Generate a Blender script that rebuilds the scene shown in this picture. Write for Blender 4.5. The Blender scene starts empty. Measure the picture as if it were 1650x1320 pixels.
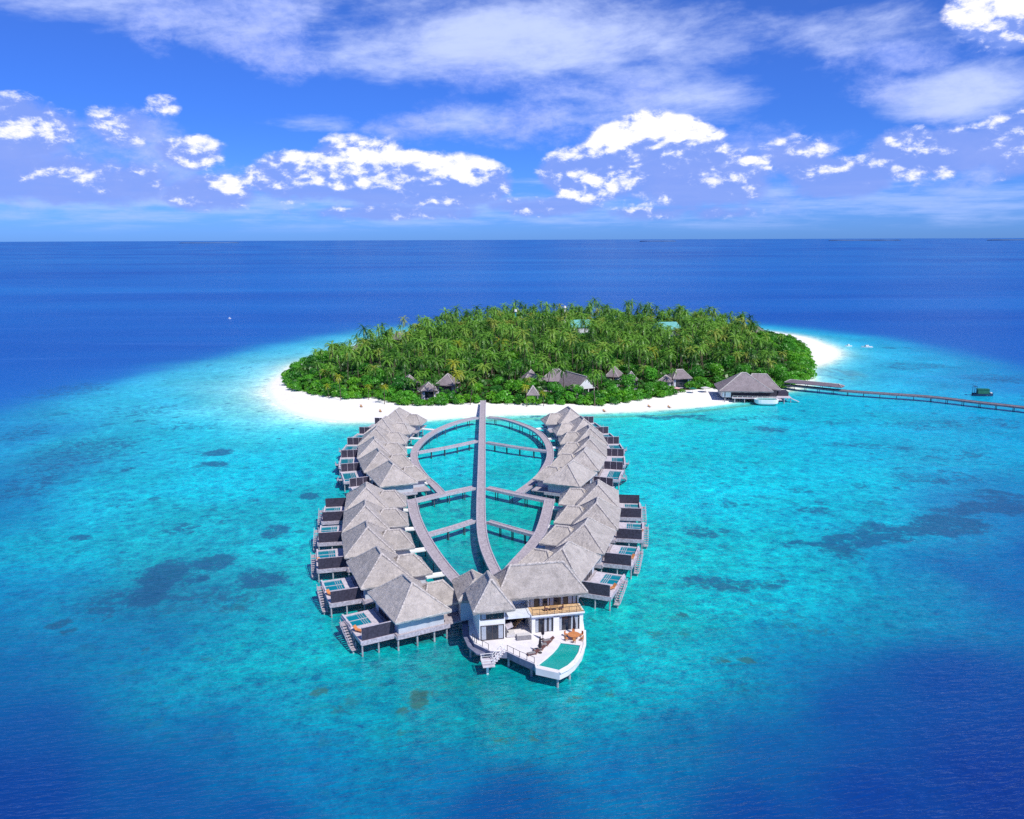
import bpy, math, random
import numpy as np
from mathutils import Vector, Matrix
random.seed(7); np.random.seed(7)
S = bpy.context.scene
COL = S.collection
R = math.radians

# ------------------------------------------------------------------ camera
CAM_H = 67.0
F_PX = 1350.0
pitch = math.atan(274 / F_PX)
roll = math.atan(6 / 1650)
cam_d = bpy.data.cameras.new("camera")
cam = bpy.data.objects.new("camera", cam_d)
COL.objects.link(cam)
cam_d.sensor_width = 36.0
cam_d.sensor_fit = 'HORIZONTAL'
cam_d.lens = 36.0 * F_PX / 1650
cam_d.clip_start = 1.0
cam_d.clip_end = 400000.0
cam.location = (0, 0, CAM_H)
cam.rotation_euler = (Matrix.Rotation(math.pi / 2 - pitch, 3, 'X') @ Matrix.Rotation(-roll, 3, 'Z')).to_euler()
S.camera = cam

# ------------------------------------------------------------------ sun, exposure
SUN_EL, SUN_AZ = 51.0, 40.0          # azimuth measured from straight behind the camera towards the right
sun_dir = Vector((math.sin(R(SUN_AZ)) * math.cos(R(SUN_EL)), -math.cos(R(SUN_AZ)) * math.cos(R(SUN_EL)), math.sin(R(SUN_EL))))
sd = bpy.data.lights.new("sun", 'SUN')
sun = bpy.data.objects.new("sun", sd)
COL.objects.link(sun)
sd.energy = 4.1
sd.angle = R(0.6)
sd.color = (1.0, 0.96, 0.9)
sun.rotation_euler = (-sun_dir).to_track_quat('-Z', 'Y').to_euler()
S.view_settings.view_transform = 'Standard'
S.view_settings.look = 'None'
S.view_settings.exposure = 0.15
S.view_settings.gamma = 1.0
S.cycles.max_bounces = 6
S.cycles.diffuse_bounces = 2
S.cycles.glossy_bounces = 2
S.cycles.transparent_max_bounces = 6
S.cycles.use_denoising = False

# ------------------------------------------------------------------ node helpers
class E:
    """small wrapper that writes shader maths as ordinary expressions"""
    def __init__(s, nt, sock): s.nt, s.k = nt, sock
    def _m(s, op, *a):
        n = s.nt.nodes.new('ShaderNodeMath'); n.operation = op
        for i, v in enumerate((s,) + a):
            if isinstance(v, E): s.nt.links.new(v.k, n.inputs[i])
            else: n.inputs[i].default_value = v
        return E(s.nt, n.outputs[0])
    def __add__(s, o): return s._m('ADD', o)
    __radd__ = __add__
    def __mul__(s, o): return s._m('MULTIPLY', o)
    __rmul__ = __mul__
    def __sub__(s, o): return s._m('SUBTRACT', o)
    def __rsub__(s, o): return (s * -1.0) + o
    def __truediv__(s, o): return s._m('DIVIDE', o)
    def max(s, o): return s._m('MAXIMUM', o)
    def min(s, o): return s._m('MINIMUM', o)
    def clamp(s): return s.max(0.0).min(1.0)
    def step(s, a, b):
        n = s.nt.nodes.new('ShaderNodeMapRange'); n.interpolation_type = 'SMOOTHSTEP'
        s.nt.links.new(s.k, n.inputs[0]); n.inputs[1].default_value = a; n.inputs[2].default_value = b
        n.inputs[3].default_value = 0; n.inputs[4].default_value = 1
        return E(s.nt, n.outputs[0])
def node(nt, t, ins=None, **props):
    n = nt.nodes.new(t)
    for k, v in props.items(): setattr(n, k, v)
    for k, v in (ins or {}).items():
        if isinstance(v, E): nt.links.new(v.k, n.inputs[k])
        elif hasattr(v, 'is_output') : nt.links.new(v, n.inputs[k])
        else: n.inputs[k].default_value = v
    return n
def noise(nt, vec, scale, detail=2.0, rough=0.5, dist=0.0):
    n = node(nt, 'ShaderNodeTexNoise', {'Vector': vec, 'Scale': scale, 'Detail': detail, 'Roughness': rough, 'Distortion': dist})
    return E(nt, n.outputs[0])
def mixc(nt, fac, a, b, mode='MIX'):
    n = nt.nodes.new('ShaderNodeMix'); n.data_type = 'RGBA'; n.blend_type = mode
    for i, v in ((0, fac), (6, a), (7, b)):
        if isinstance(v, E): nt.links.new(v.k, n.inputs[i])
        elif hasattr(v, 'is_output'): nt.links.new(v, n.inputs[i])
        else: n.inputs[i].default_value = v if i == 0 else (tuple(v) + (1,))[:4]
    return n.outputs[2]
def comb(nt, x, y, z=0.0):
    return node(nt, 'ShaderNodeCombineXYZ', {0: x, 1: y, 2: z}).outputs[0]

# ------------------------------------------------------------------ sky
W = bpy.data.worlds.new("World"); S.world = W; W.use_nodes = True; W.cycles.sampling_method = 'NONE'
nt = W.node_tree; nt.nodes.clear()
sky = node(nt, 'ShaderNodeTexSky', sky_type='NISHITA')
sky.sun_disc = False
sky.sun_elevation = R(SUN_EL)
sky.sun_rotation = math.atan2(sun_dir.x, sun_dir.y)
sky.air_density = 1.0; sky.dust_density = 0.3; sky.ozone_density = 3.0
tc = node(nt, 'ShaderNodeTexCoord').outputs['Generated']
sep = node(nt, 'ShaderNodeSeparateXYZ', {0: tc})
dx, dy, dz = (E(nt, sep.outputs[i]) for i in range(3))
az = dx._m('ARCTAN2', dy) * 57.2958
el = dz._m('ARCSINE') * 57.2958
low = 1.0 - el.step(6.0, 30.0)
tint_lo = mixc(nt, el.step(0.0, 8.0), (0.22, 0.53, 1.60), (0.20, 0.46, 1.28))
tint = mixc(nt, low, (0.42, 0.56, 0.98), tint_lo)
base = mixc(nt, 1.0, sky.outputs[0], tint, 'MULTIPLY')
def field(blobs):
    f = None
    for a, e, ra, re_, w in blobs:
        q1 = (az - a) * (1 / ra); q2 = (el - e) * (1 / re_)
        s = (1.0 - (q1 * q1 + q2 * q2)) * w
        f = s if f is None else f.max(s)
    return f.max(-1.0)
def cloudnoise(off_a, off_e, sc=1.0):
    v = comb(nt, (az + off_a) * 0.16 * sc, (el + off_e) * 0.27 * sc, 3.7)
    n1 = noise(nt, v, 0.95, 7.0, 0.62, 0.15)
    vo = node(nt, 'ShaderNodeTexVoronoi', {'Vector': v, 'Scale': 2.2, 'Detail': 2.0, 'Roughness': 0.6, 'Randomness': 1.0}, feature='SMOOTH_F1')
    return n1 * 0.85 + (0.75 - E(nt, vo.outputs[0])) * 0.26
CUM = [(-13.8, 3.9, 4.0, 1.9, 1.0), (-9.4, 4.3, 4.6, 2.6, 1.2), (-4.6, 3.7, 5.0, 2.1, 1.1), (-19.0, 2.9, 3.6, 1.3, .8), (-20.2, 5.3, 2.4, 1.2, .7),
       (9.4, 6.2, 5.0, 2.0, 1.3), (6.2, 4.3, 5.0, 2.2, 1.15), (11.5, 3.7, 6.5, 2.2, 1.0), (18.0, 5.0, 2.6, 1.5, .7),
       (20.4, 3.6, 3.6, 1.5, .8), (26.0, 4.9, 4.6, 1.7, .95), (30.5, 5.4, 3.6, 2.2, .9), (28.8, 12.6, 3.4, 2.9, 1.3),
       (-30.0, 6.3, 4.4, 2.2, .9), (-24.0, 6.6, 2.2, 1.6, .6), (-27.0, 3.6, 7.0, 1.9, .75), (2.4, 2.1, 5.0, .8, .6), (11.0, 1.7, 6.0, .7, .6), (-21.5, 8.0, 1.2, .8, .5), (-8.0, 1.8, 8.0, .7, .6)]
n_a = cloudnoise(0, 0)
n_b = cloudnoise(0.3, 0.5)
cu = field(CUM)
dens = cu * 2.5 + (n_a - 0.50) * 4.2
a_cu = dens.step(-0.25, 0.9)
relief = (n_a - n_b)
wob = noise(nt, comb(nt, az * 0.10, el * 0.26, 6.6), 1.8, 6.0, 0.62, 0.2)
topf = (1.0 - (az * 0.04)._m('ABSOLUTE').min(0.55))
fine = noise(nt, comb(nt, az * 0.5, el * 0.8, 2.2), 2.2, 6.0, 0.68, 0.3)
dens = dens + (fine - 0.5) * 1.3
a_cu = dens.step(-0.25, 0.9)
boost = field([(-9.8, 4.9, 4.2, 2.1, 1.0), (-5.2, 4.2, 4.4, 1.9, 1.0), (-13.2, 4.6, 2.2, 1.3, .95), (-2.4, 2.6, 2.0, .7, .7), (14.0, 3.2, 1.8, .6, .7), (-17.8, 3.2, 1.5, .7, .8), (5.6, 2.3, 2.6, .5, .7), (9.6, 1.6, 2.4, .4, .6), (10.0, 7.2, 4.2, 1.2, 1.1), (6.2, 6.2, 2.4, 1.3, .9), (28.8, 12.6, 3, 2.5, .9), (-19.5, 5.6, 1.6, .7, .7), (20.0, 3.9, 1.6, .7, .7), (25.4, 4.9, 1.6, .8, .8)]).clamp()
bright = (0.22 + boost * 0.56 - ((az._m('ABSOLUTE') - 15.0).max(0.0) * 0.030).min(0.30) + (el - 4.4).min(2.0).max(-3.0) * 0.15 + (wob - 0.5) * 2.8 + (fine - 0.5) * 2.5 + relief * 5.6).step(-0.10, 1.40)
# thin high sheets
v2 = comb(nt, az * 0.045 + el * 0.03, el * 0.15 - az * 0.016, 1.3)
n_c = noise(nt, v2, 2.6, 8.0, 0.60, 0.22)
sh = field([(2.0, 12.4, 17.0, 4.0, 1.0), (8.0, 10.0, 10.0, 3.0, .8), (28.5, 8.3, 6.0, 2.0, 1.1), (-20.0, 13.8, 12.0, 2.2, .75), (-13.0, 7.3, 3.5, .6, .8), (-3.0, 7.4, 4.4, 1.6, .6), (22.0, 11.8, 9.0, 1.6, .8)])
a_sh = (sh * 1.0 + (n_c - 0.50) * 3.2 + (fine - 0.5) * 0.4).step(-0.05, 1.45) * 0.92
# soft lilac cloud bodies
n_d = noise(nt, comb(nt, az * 0.11, el * 0.23, 8.1), 1.5, 7.0, 0.55, 0.2)
so = field([(-26.5, 4.5, 8.0, 3.0, 1.1), (-19.0, 3.0, 6.0, 2.0, .9), (4.0, 7.5, 5.5, 3.6, 1.0), (13.0, 4.6, 7.5, 3.2, .9), (29.0, 5.6, 5.0, 2.5, 1.0), (21.0, 3.2, 7.0, 1.8, .7),
            (24.0, 9.8, 4.5, 2.0, .8), (-17.0, 12.6, 7.0, 2.6, 1.0), (-4.0, 10.3, 4.5, 2.2, .9), (-9.0, 6.8, 4.0, 1.4, .7)])
a_so = (so * 0.7 + (n_d - 0.5) * 3.2 + (fine - 0.5) * 0.7).step(0.0, 1.05) * 0.78
lowb = noise(nt, comb(nt, az * 0.10, el * 0.9, 5.0), 1.7, 7.0, 0.6, 0.1)
a_lo = (lowb + (1.0 - ((el - 2.0) * 0.5) * ((el - 2.0) * 0.5)) * 0.22).step(0.55, 0.90) * el.step(0.3, 1.2) * 0.6
KK = 10.0
def c10(r, g, b): return (r * KK, g * KK, b * KK)
c = mixc(nt, a_sh, base, c10(0.56, 0.66, 1.02))
c = mixc(nt, a_so, c, mixc(nt, (n_c + fine * 0.5).step(0.55, 0.95), c10(0.25, 0.37, 0.92), c10(0.46, 0.55, 1.0)))
c = mixc(nt, a_lo, c, c10(0.42, 0.56, 1.0))
cc = mixc(nt, bright.step(0.0, 0.6), c10(0.22, 0.34, 0.85), c10(0.60, 0.67, 1.0))
cc = mixc(nt, bright.step(0.22, 1.08), cc, c10(1.10, 1.06, 1.10))
c = mixc(nt, a_cu * (0.85 + bright * 0.15), c, cc)
bg = node(nt, 'ShaderNodeBackground', {'Strength': 0.1}); nt.links.new(c, bg.inputs[0])
out = node(nt, 'ShaderNodeOutputWorld'); nt.links.new(bg.outputs[0], out.inputs[0])

# ------------------------------------------------------------------ object helpers
def tag(o, label=None, cat=None, group=None, kind=None):
    if label: o['label'] = label
    if cat: o['category'] = cat
    if group: o['group'] = group
    if kind: o['kind'] = kind
    return o
def empty(name, loc, rz=0.0, label=None, cat=None, group=None):
    o = bpy.data.objects.new(name, None); COL.objects.link(o)
    o.location = loc; o.rotation_euler = (0, 0, rz); o.empty_display_size = 0.5
    return tag(o, label, cat, group)
def link(name, me, parent=None, loc=None):
    o = bpy.data.objects.new(name, me); COL.objects.link(o)
    if parent is not None: o.parent = parent
    if loc: o.location = loc
    return o
class MB:
    """collects boxes, tubes and sheets into one mesh; sx/sy mirror the local x/y axis"""
    def __init__(s, sx=1, sy=1): s.v, s.f, s.sx, s.sy = [], [], sx, sy
    def add(s, vs, fs):
        n = len(s.v); fl = s.sx * s.sy < 0
        s.v += [(p[0] * s.sx, p[1] * s.sy, p[2]) for p in vs]
        s.f += [tuple(n + i for i in (reversed(f) if fl else f)) for f in fs]
        return s
    def box(s, x0, x1, y0, y1, z0, z1):
        return s.add([(x0, y0, z0), (x1, y0, z0), (x1, y1, z0), (x0, y1, z0), (x0, y0, z1), (x1, y0, z1), (x1, y1, z1), (x0, y1, z1)],
                     [(0, 3, 2, 1), (4, 5, 6, 7), (0, 1, 5, 4), (1, 2, 6, 5), (2, 3, 7, 6), (3, 0, 4, 7)])
    def bar(s, a, b, w, h=None):
        """rectangular bar from point a to point b"""
        h = h or w; a, b = Vector(a), Vector(b); d = (b - a).normalized()
        u = d.cross(Vector((0, 0, 1)))
        u = Vector((1, 0, 0)) if u.length < 1e-3 else u.normalized()
        n = u.cross(d).normalized(); u = u * w / 2; n = n * h / 2
        vs = [a - u - n, a + u - n, a + u + n, a - u + n, b - u - n, b + u - n, b + u + n, b - u + n]
        return s.add([tuple(p) for p in vs], [(0, 1, 2, 3), (7, 6, 5, 4), (0, 4, 5, 1), (1, 5, 6, 2), (2, 6, 7, 3), (3, 7, 4, 0)])
    def tube(s, pts, r, n=8, cap=True):
        if not isinstance(r, (list, tuple)): r = [r] * len(pts)
        vs, fs = [], []
        for i, p in enumerate(pts):
            p = Vector(p)
            d = (Vector(pts[min(i + 1, len(pts) - 1)]) - Vector(pts[max(i - 1, 0)])).normalized()
            u = d.cross(Vector((0, 1, 0))) if abs(d.y) < .9 else d.cross(Vector((1, 0, 0)))
            u.normalize(); w = d.cross(u)
            for k in range(n):
                a = 2 * math.pi * k / n
                vs.append(tuple(p + (u * math.cos(a) + w * math.sin(a)) * r[i]))
        for i in range(len(pts) - 1):
            for k in range(n):
                fs.append((i * n + k, i * n + (k + 1) % n, (i + 1) * n + (k + 1) % n, (i + 1) * n + k))
        if cap: fs.append(tuple(range(n))[::-1]); fs.append(tuple((len(pts) - 1) * n + k for k in range(n)))
        return s.add(vs, fs)
    def prism(s, poly, z0, z1):
        n = len(poly)
        return s.add([(x, y, z0) for x, y in poly] + [(x, y, z1) for x, y in poly],
                     [tuple(range(n))[::-1], tuple(n + i for i in range(n))] + [(i, (i + 1) % n, n + (i + 1) % n, n + i) for i in range(n)])
    def mesh(s, name, m, smooth=False):
        me = bpy.data.meshes.new(name); me.from_pydata(s.v, [], s.f); me.materials.append(m)
        if smooth: me.shade_smooth()
        me.update(); return me
    def obj(s, name, m, parent=None, smooth=False, loc=None):
        return link(name, s.mesh(name, m, smooth), parent, loc)
def np_mesh(name, V, Fq, m, smooth=False):
    """quads only mesh from numpy arrays"""
    me = bpy.data.meshes.new(name)
    V = np.asarray(V, dtype=np.float32); Fq = np.asarray(Fq, dtype=np.int32)
    me.vertices.add(len(V)); me.vertices.foreach_set('co', V.ravel())
    me.loops.add(Fq.size); me.loops.foreach_set('vertex_index', Fq.ravel())
    k = Fq.shape[1]
    me.polygons.add(len(Fq)); me.polygons.foreach_set('loop_start', np.arange(len(Fq), dtype=np.int32) * k)
    me.polygons.foreach_set('loop_total', np.full(len(Fq), k, dtype=np.int32))
    me.update(calc_edges=True); me.materials.append(m)
    if smooth: me.shade_smooth()
    return me

# ------------------------------------------------------------------ numpy noise
_rs = np.random.RandomState(11)
_perm = _rs.rand(256, 256)
def vnoise(x, y):
    xi = np.floor(x).astype(int); yi = np.floor(y).astype(int)
    fx = x - xi; fy = y - yi; fx = fx * fx * (3 - 2 * fx); fy = fy * fy * (3 - 2 * fy)
    g = lambda a, b: _perm[a & 255, b & 255]
    return (g(xi, yi) * (1 - fx) + g(xi + 1, yi) * fx) * (1 - fy) + (g(xi, yi + 1) * (1 - fx) + g(xi + 1, yi + 1) * fx) * fy
def fbm(x, y, o=4):
    t = 0; a = 1; n = 0
    for i in range(o):
        t = t + a * vnoise(x * 2 ** i + 17 * i, y * 2 ** i + 31 * i); n += a; a *= .55
    return t / n
def seg_dist(px, py, poly, closed=True):
    d = np.full(px.shape, 1e9); n = len(poly)
    for i in range(n if closed else n - 1):
        ax, ay = poly[i]; bx, by = poly[(i + 1) % n]
        vx, vy = bx - ax, by - ay
        t = np.clip(((px - ax) * vx + (py - ay) * vy) / (vx * vx + vy * vy + 1e-9), 0, 1)
        d = np.minimum(d, np.hypot(px - ax - t * vx, py - ay - t * vy))
    return d
def inside(px, py, poly):
    r = np.zeros(px.shape, bool); n = len(poly)
    for i in range(n):
        ax, ay = poly[i]; bx, by = poly[(i + 1) % n]
        c = ((ay > py) != (by > py)) & (px < (bx - ax) * (py - ay) / (by - ay + 1e-12) + ax)
        r ^= c
    return r
def sdist(px, py, poly):
    d = seg_dist(px, py, poly); return np.where(inside(px, py, poly), d, -d)
def lin(c):
    c = np.asarray(c, dtype=float) / 255.0
    return np.where(c <= .04045, c / 12.92, ((c + .055) / 1.055) ** 2.4)

# ------------------------------------------------------------------ materials
def mat(name, col, rough=0.8, var=0.15, scale=1.5, bump=0.0, bscale=None, col2=None, spec=0.3, metal=0.0):
    m = bpy.data.materials.new(name); m.use_nodes = True; nt = m.node_tree
    b = nt.nodes['Principled BSDF']
    geo = node(nt, 'ShaderNodeNewGeometry').outputs['Position']
    n = noise(nt, geo, scale, 6.0, 0.6)
    c2 = col2 or tuple(x * (1 - 2 * var) for x in col)
    c1 = col if col2 else tuple(min(1, x * (1 + var)) for x in col)
    cc = mixc(nt, n.step(0.3, 0.7), c2, c1)
    nt.links.new(cc, b.inputs['Base Color'])
    b.inputs['Roughness'].default_value = rough
    b.inputs['Specular IOR Level'].default_value = spec
    b.inputs['Metallic'].default_value = metal
    if bump:
        bn = node(nt, 'ShaderNodeBump', {'Strength': bump, 'Distance': 0.1, 'Height': noise(nt, geo, bscale or scale * 4, 4.0, 0.6)})
        nt.links.new(bn.outputs[0], b.inputs['Normal'])
    return m
M = {}
def thatch(name, col):
    m = bpy.data.materials.new(name); m.use_nodes = True; nt = m.node_tree
    b = nt.nodes['Principled BSDF']
    geo = node(nt, 'ShaderNodeNewGeometry').outputs['Position']
    s3 = node(nt, 'ShaderNodeSeparateXYZ', {0: geo})
    z = E(nt, s3.outputs[2])
    big = noise(nt, geo, 0.45, 4.0, 0.6)
    fine = noise(nt, geo, 4.5, 5.0, 0.75)
    row = (z * 11.0 + big * 9.0)._m('SINE') * 0.5 + 0.5
    str_ = noise(nt, geo, 1.6, 4.0, 0.7, 0.5)
    f = (big * 0.35 + fine * 0.50 + str_ * 0.15 + row * 0.015)
    oi = E(nt, node(nt, 'ShaderNodeObjectInfo').outputs['Random'])
    old = noise(nt, node(nt, 'ShaderNodeVectorMath', {0: geo, 1: (1.0, 1.0, .35)}, operation='MULTIPLY').outputs[0], .9, 5.0, .7, .8)
    f = f + (oi - .5) * .10 + (old - .5) * .35
    cc = mixc(nt, f.step(0.28, 0.74), tuple(x * .60 for x in col), tuple(min(1, x * 1.18) for x in col))
    nt.links.new(cc, b.inputs['Base Color']); b.inputs['Roughness'].default_value = .95
    b.inputs['Specular IOR Level'].default_value = .1
    bn = node(nt, 'ShaderNodeBump', {'Strength': .9, 'Distance': .18, 'Height': fine + str_ * .6})
    nt.links.new(bn.outputs[0], b.inputs['Normal'])
    return m
M['fringe'] = mat('fringe', (.66, .62, .60), .95, .2, 6, .4)  # paler than the thatch: eave edges are painted as sunlit
M['thatch'] = thatch('thatch', (.50, .455, .425))
M['thatch_isle'] = thatch('thatch_isle', (.30, .255, .265))
M['ridge'] = mat('ridge', (.56, .51, .48), .95, .22, 3, .6)
M['plank'] = mat('plank', (.52, .465, .49), .85, .22, 2.6, .35, col2=(.31, .27, .295))
M['jetty_plank'] = mat('jetty_plank', (.24, .20, .23), .85, .2, 1.6)
M['plank_pale'] = mat('plank_pale', (.62, .57, .62), .8, .12, 2.0)
M['beam'] = mat('beam', (.50, .45, .51), .8, .18, 3.0)
M['pile'] = mat('pile', (.42, .40, .42), .8, .2, 1.5)
M['pile_dark'] = mat('pile_dark', (.10, .11, .14), .8, .2, 1.5)
M['panel'] = mat('panel', (.055, .048, .075), .7, .18, 2.5)
M['wall'] = mat('wall', (.52, .56, .62), .8, .05, 1.0)
M['white'] = mat('white', (.84, .83, .82), .7, .03, 1.0)
M['white_clad'] = mat('white_clad', (.72, .76, .82), .7, .06, 1.2)
M['terrace'] = mat('terrace', (.80, .76, .76), .7, .04, .8)
M['glass'] = mat('glass', (.02, .03, .05), .08, .2, .7, spec=.6)
M['frame'] = mat('frame', (.07, .06, .065), .5, .1, 2)
M['curtain'] = mat('curtain', (.55, .60, .68), .8, .08, 5)
M['dark'] = mat('dark', (.05, .045, .06), .8, .2, 2)
M['wood'] = mat('wood', (.46, .27, .13), .7, .15, 3)
M['wood_light'] = mat('wood_light', (.72, .48, .26), .7, .12, 3)
M['orange'] = mat('orange', (.62, .24, .09), .7, .1, 3)
M['red'] = mat('red', (.22, .10, .09), .8, .15, 3)
M['cushion'] = mat('cushion', (.62, .60, .60), .9, .05, 3)
M['grey_wicker'] = mat('grey_wicker', (.30, .29, .30), .9, .3, 14)
M['canvas_dark'] = mat('canvas_dark', (.03, .025, .035), .9, .2, 3)
M['pink_canvas'] = mat('pink_canvas', (.75, .42, .45), .8, .1, 3)
M['teal_roof'] = mat('teal_roof', (.16, .46, .44), .6, .1, .8)
M['teal_paint'] = mat('teal_paint', (.05, .34, .36), .5, .1, 1)
M['green_canvas'] = mat('green_canvas', (.02, .16, .10), .7, .1, 1)
M['hull_dark'] = mat('hull_dark', (.02, .05, .12), .4, .1, 1)
M['navy_wall'] = mat('navy_wall', (.10, .17, .30), .8, .1, 1)
M['trunk'] = mat('trunk', (.16, .125, .09), .9, .25, 2)
def pool_mat(name, col):
    m = mat(name, col, .12, .06, .8, .15, 3.0, spec=.5); return m
M['pool'] = pool_mat('pool', (.0, .36, .32))
M['pool_small'] = pool_mat('pool_small', (.0, .23, .30))
M['shelter_thatch'] = thatch('shelter_thatch', (.20, .165, .20))
M['fascia_shade'] = mat('fascia_shade', (.20, .21, .30), .8, .12, 1.5)  # dark blue-grey paints shade onto the terrace's left side
def leaf_mat(name, dark, light, dry=None, trans=.35):
    m = bpy.data.materials.new(name); m.use_nodes = True; nt = m.node_tree; nt.nodes.clear()
    oi = E(nt, node(nt, 'ShaderNodeObjectInfo').outputs['Random'])
    at = E(nt, node(nt, 'ShaderNodeAttribute', attribute_name='rnd').outputs['Fac'])
    geo = node(nt, 'ShaderNodeNewGeometry').outputs['Position']
    r = (oi + at)._m('FRACT')
    n = noise(nt, geo, .12, 3.0, .6)
    n2 = noise(nt, geo, .8, 4.0, .75)
    cc = mixc(nt, (r * .40 + n * .35 + n2 * .75).step(.45, 1.02), dark, light)
    if dry: cc = mixc(nt, r.step(.86, .99) * .7, cc, dry)
    d = node(nt, 'ShaderNodeBsdfDiffuse', {'Color': cc, 'Roughness': .5})
    t = node(nt, 'ShaderNodeBsdfTranslucent', {'Color': mixc(nt, 1.0, cc, (1.1, 1.25, .6), 'MULTIPLY')})
    g = node(nt, 'ShaderNodeBsdfGlossy', {'Roughness': .42, 'Color': (.9, 1, .85, 1)})
    mx = node(nt, 'ShaderNodeMixShader', {0: trans}); nt.links.new(d.outputs[0], mx.inputs[1]); nt.links.new(t.outputs[0], mx.inputs[2])
    mg = node(nt, 'ShaderNodeMixShader', {0: .03}); nt.links.new(mx.outputs[0], mg.inputs[1]); nt.links.new(g.outputs[0], mg.inputs[2])
    o = node(nt, 'ShaderNodeOutputMaterial'); nt.links.new(mg.outputs[0], o.inputs[0])
    return m
M['palm'] = leaf_mat('palm', (.014, .090, .014), (.24, .50, .06), (.42, .40, .08), .25)
M['palm_yellow'] = leaf_mat('palm_yellow', (.25, .33, .02), (.50, .50, .05))
M['leaf'] = leaf_mat('leaf', (.03, .19, .022), (.15, .50, .04))
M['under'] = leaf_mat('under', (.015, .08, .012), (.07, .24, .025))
M['leaf_bright'] = leaf_mat('leaf_bright', (.06, .28, .015), (.20, .52, .03))

# ------------------------------------------------------------------ sea, reef and sand
SHORE = [(-118.4, 427.3), (-117, 389.6), (-99.8, 343.5), (-87, 324.1), (-74.5, 312.2), (-61.6, 307.4), (-47.3, 306), (-33.6, 309), (-15.3, 317), (8.3, 321.5), (32.1, 321.5),
         (51.9, 326), (67.6, 330), (83.8, 336), (96.9, 346), (113.2, 361), (126.4, 371), (140.0, 385), (147.5, 404), (151, 422), (158, 438), (176, 458), (193, 486), (202, 515), (203, 545),
         (205.5, 575), (193, 612), (165, 646), (132, 668), (87, 684), (37, 688), (-12, 688), (-62, 637), (-94, 560), (-110, 490), (-122, 448)]
VEG = [(-115.6, 421), (-104, 378), (-88, 357.5), (-68.6, 345.5), (-58.7, 347), (-47, 332.5), (-33.6, 331.5), (-21.4, 335), (-14, 336), (-6.3, 335), (6.3, 334), (20, 333), (33.5, 331.5), (48, 338),
       (58.3, 345.5), (66.9, 350), (78, 361), (90, 368), (113, 364), (131.7, 380), (147, 405), (158.5, 436), (176.7, 499), (185, 547), (183, 596), (162, 628), (132, 652), (87, 669), (37, 673),
       (-12, 673), (-57, 620), (-86, 545), (-100, 478), (-113, 445)]
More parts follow.
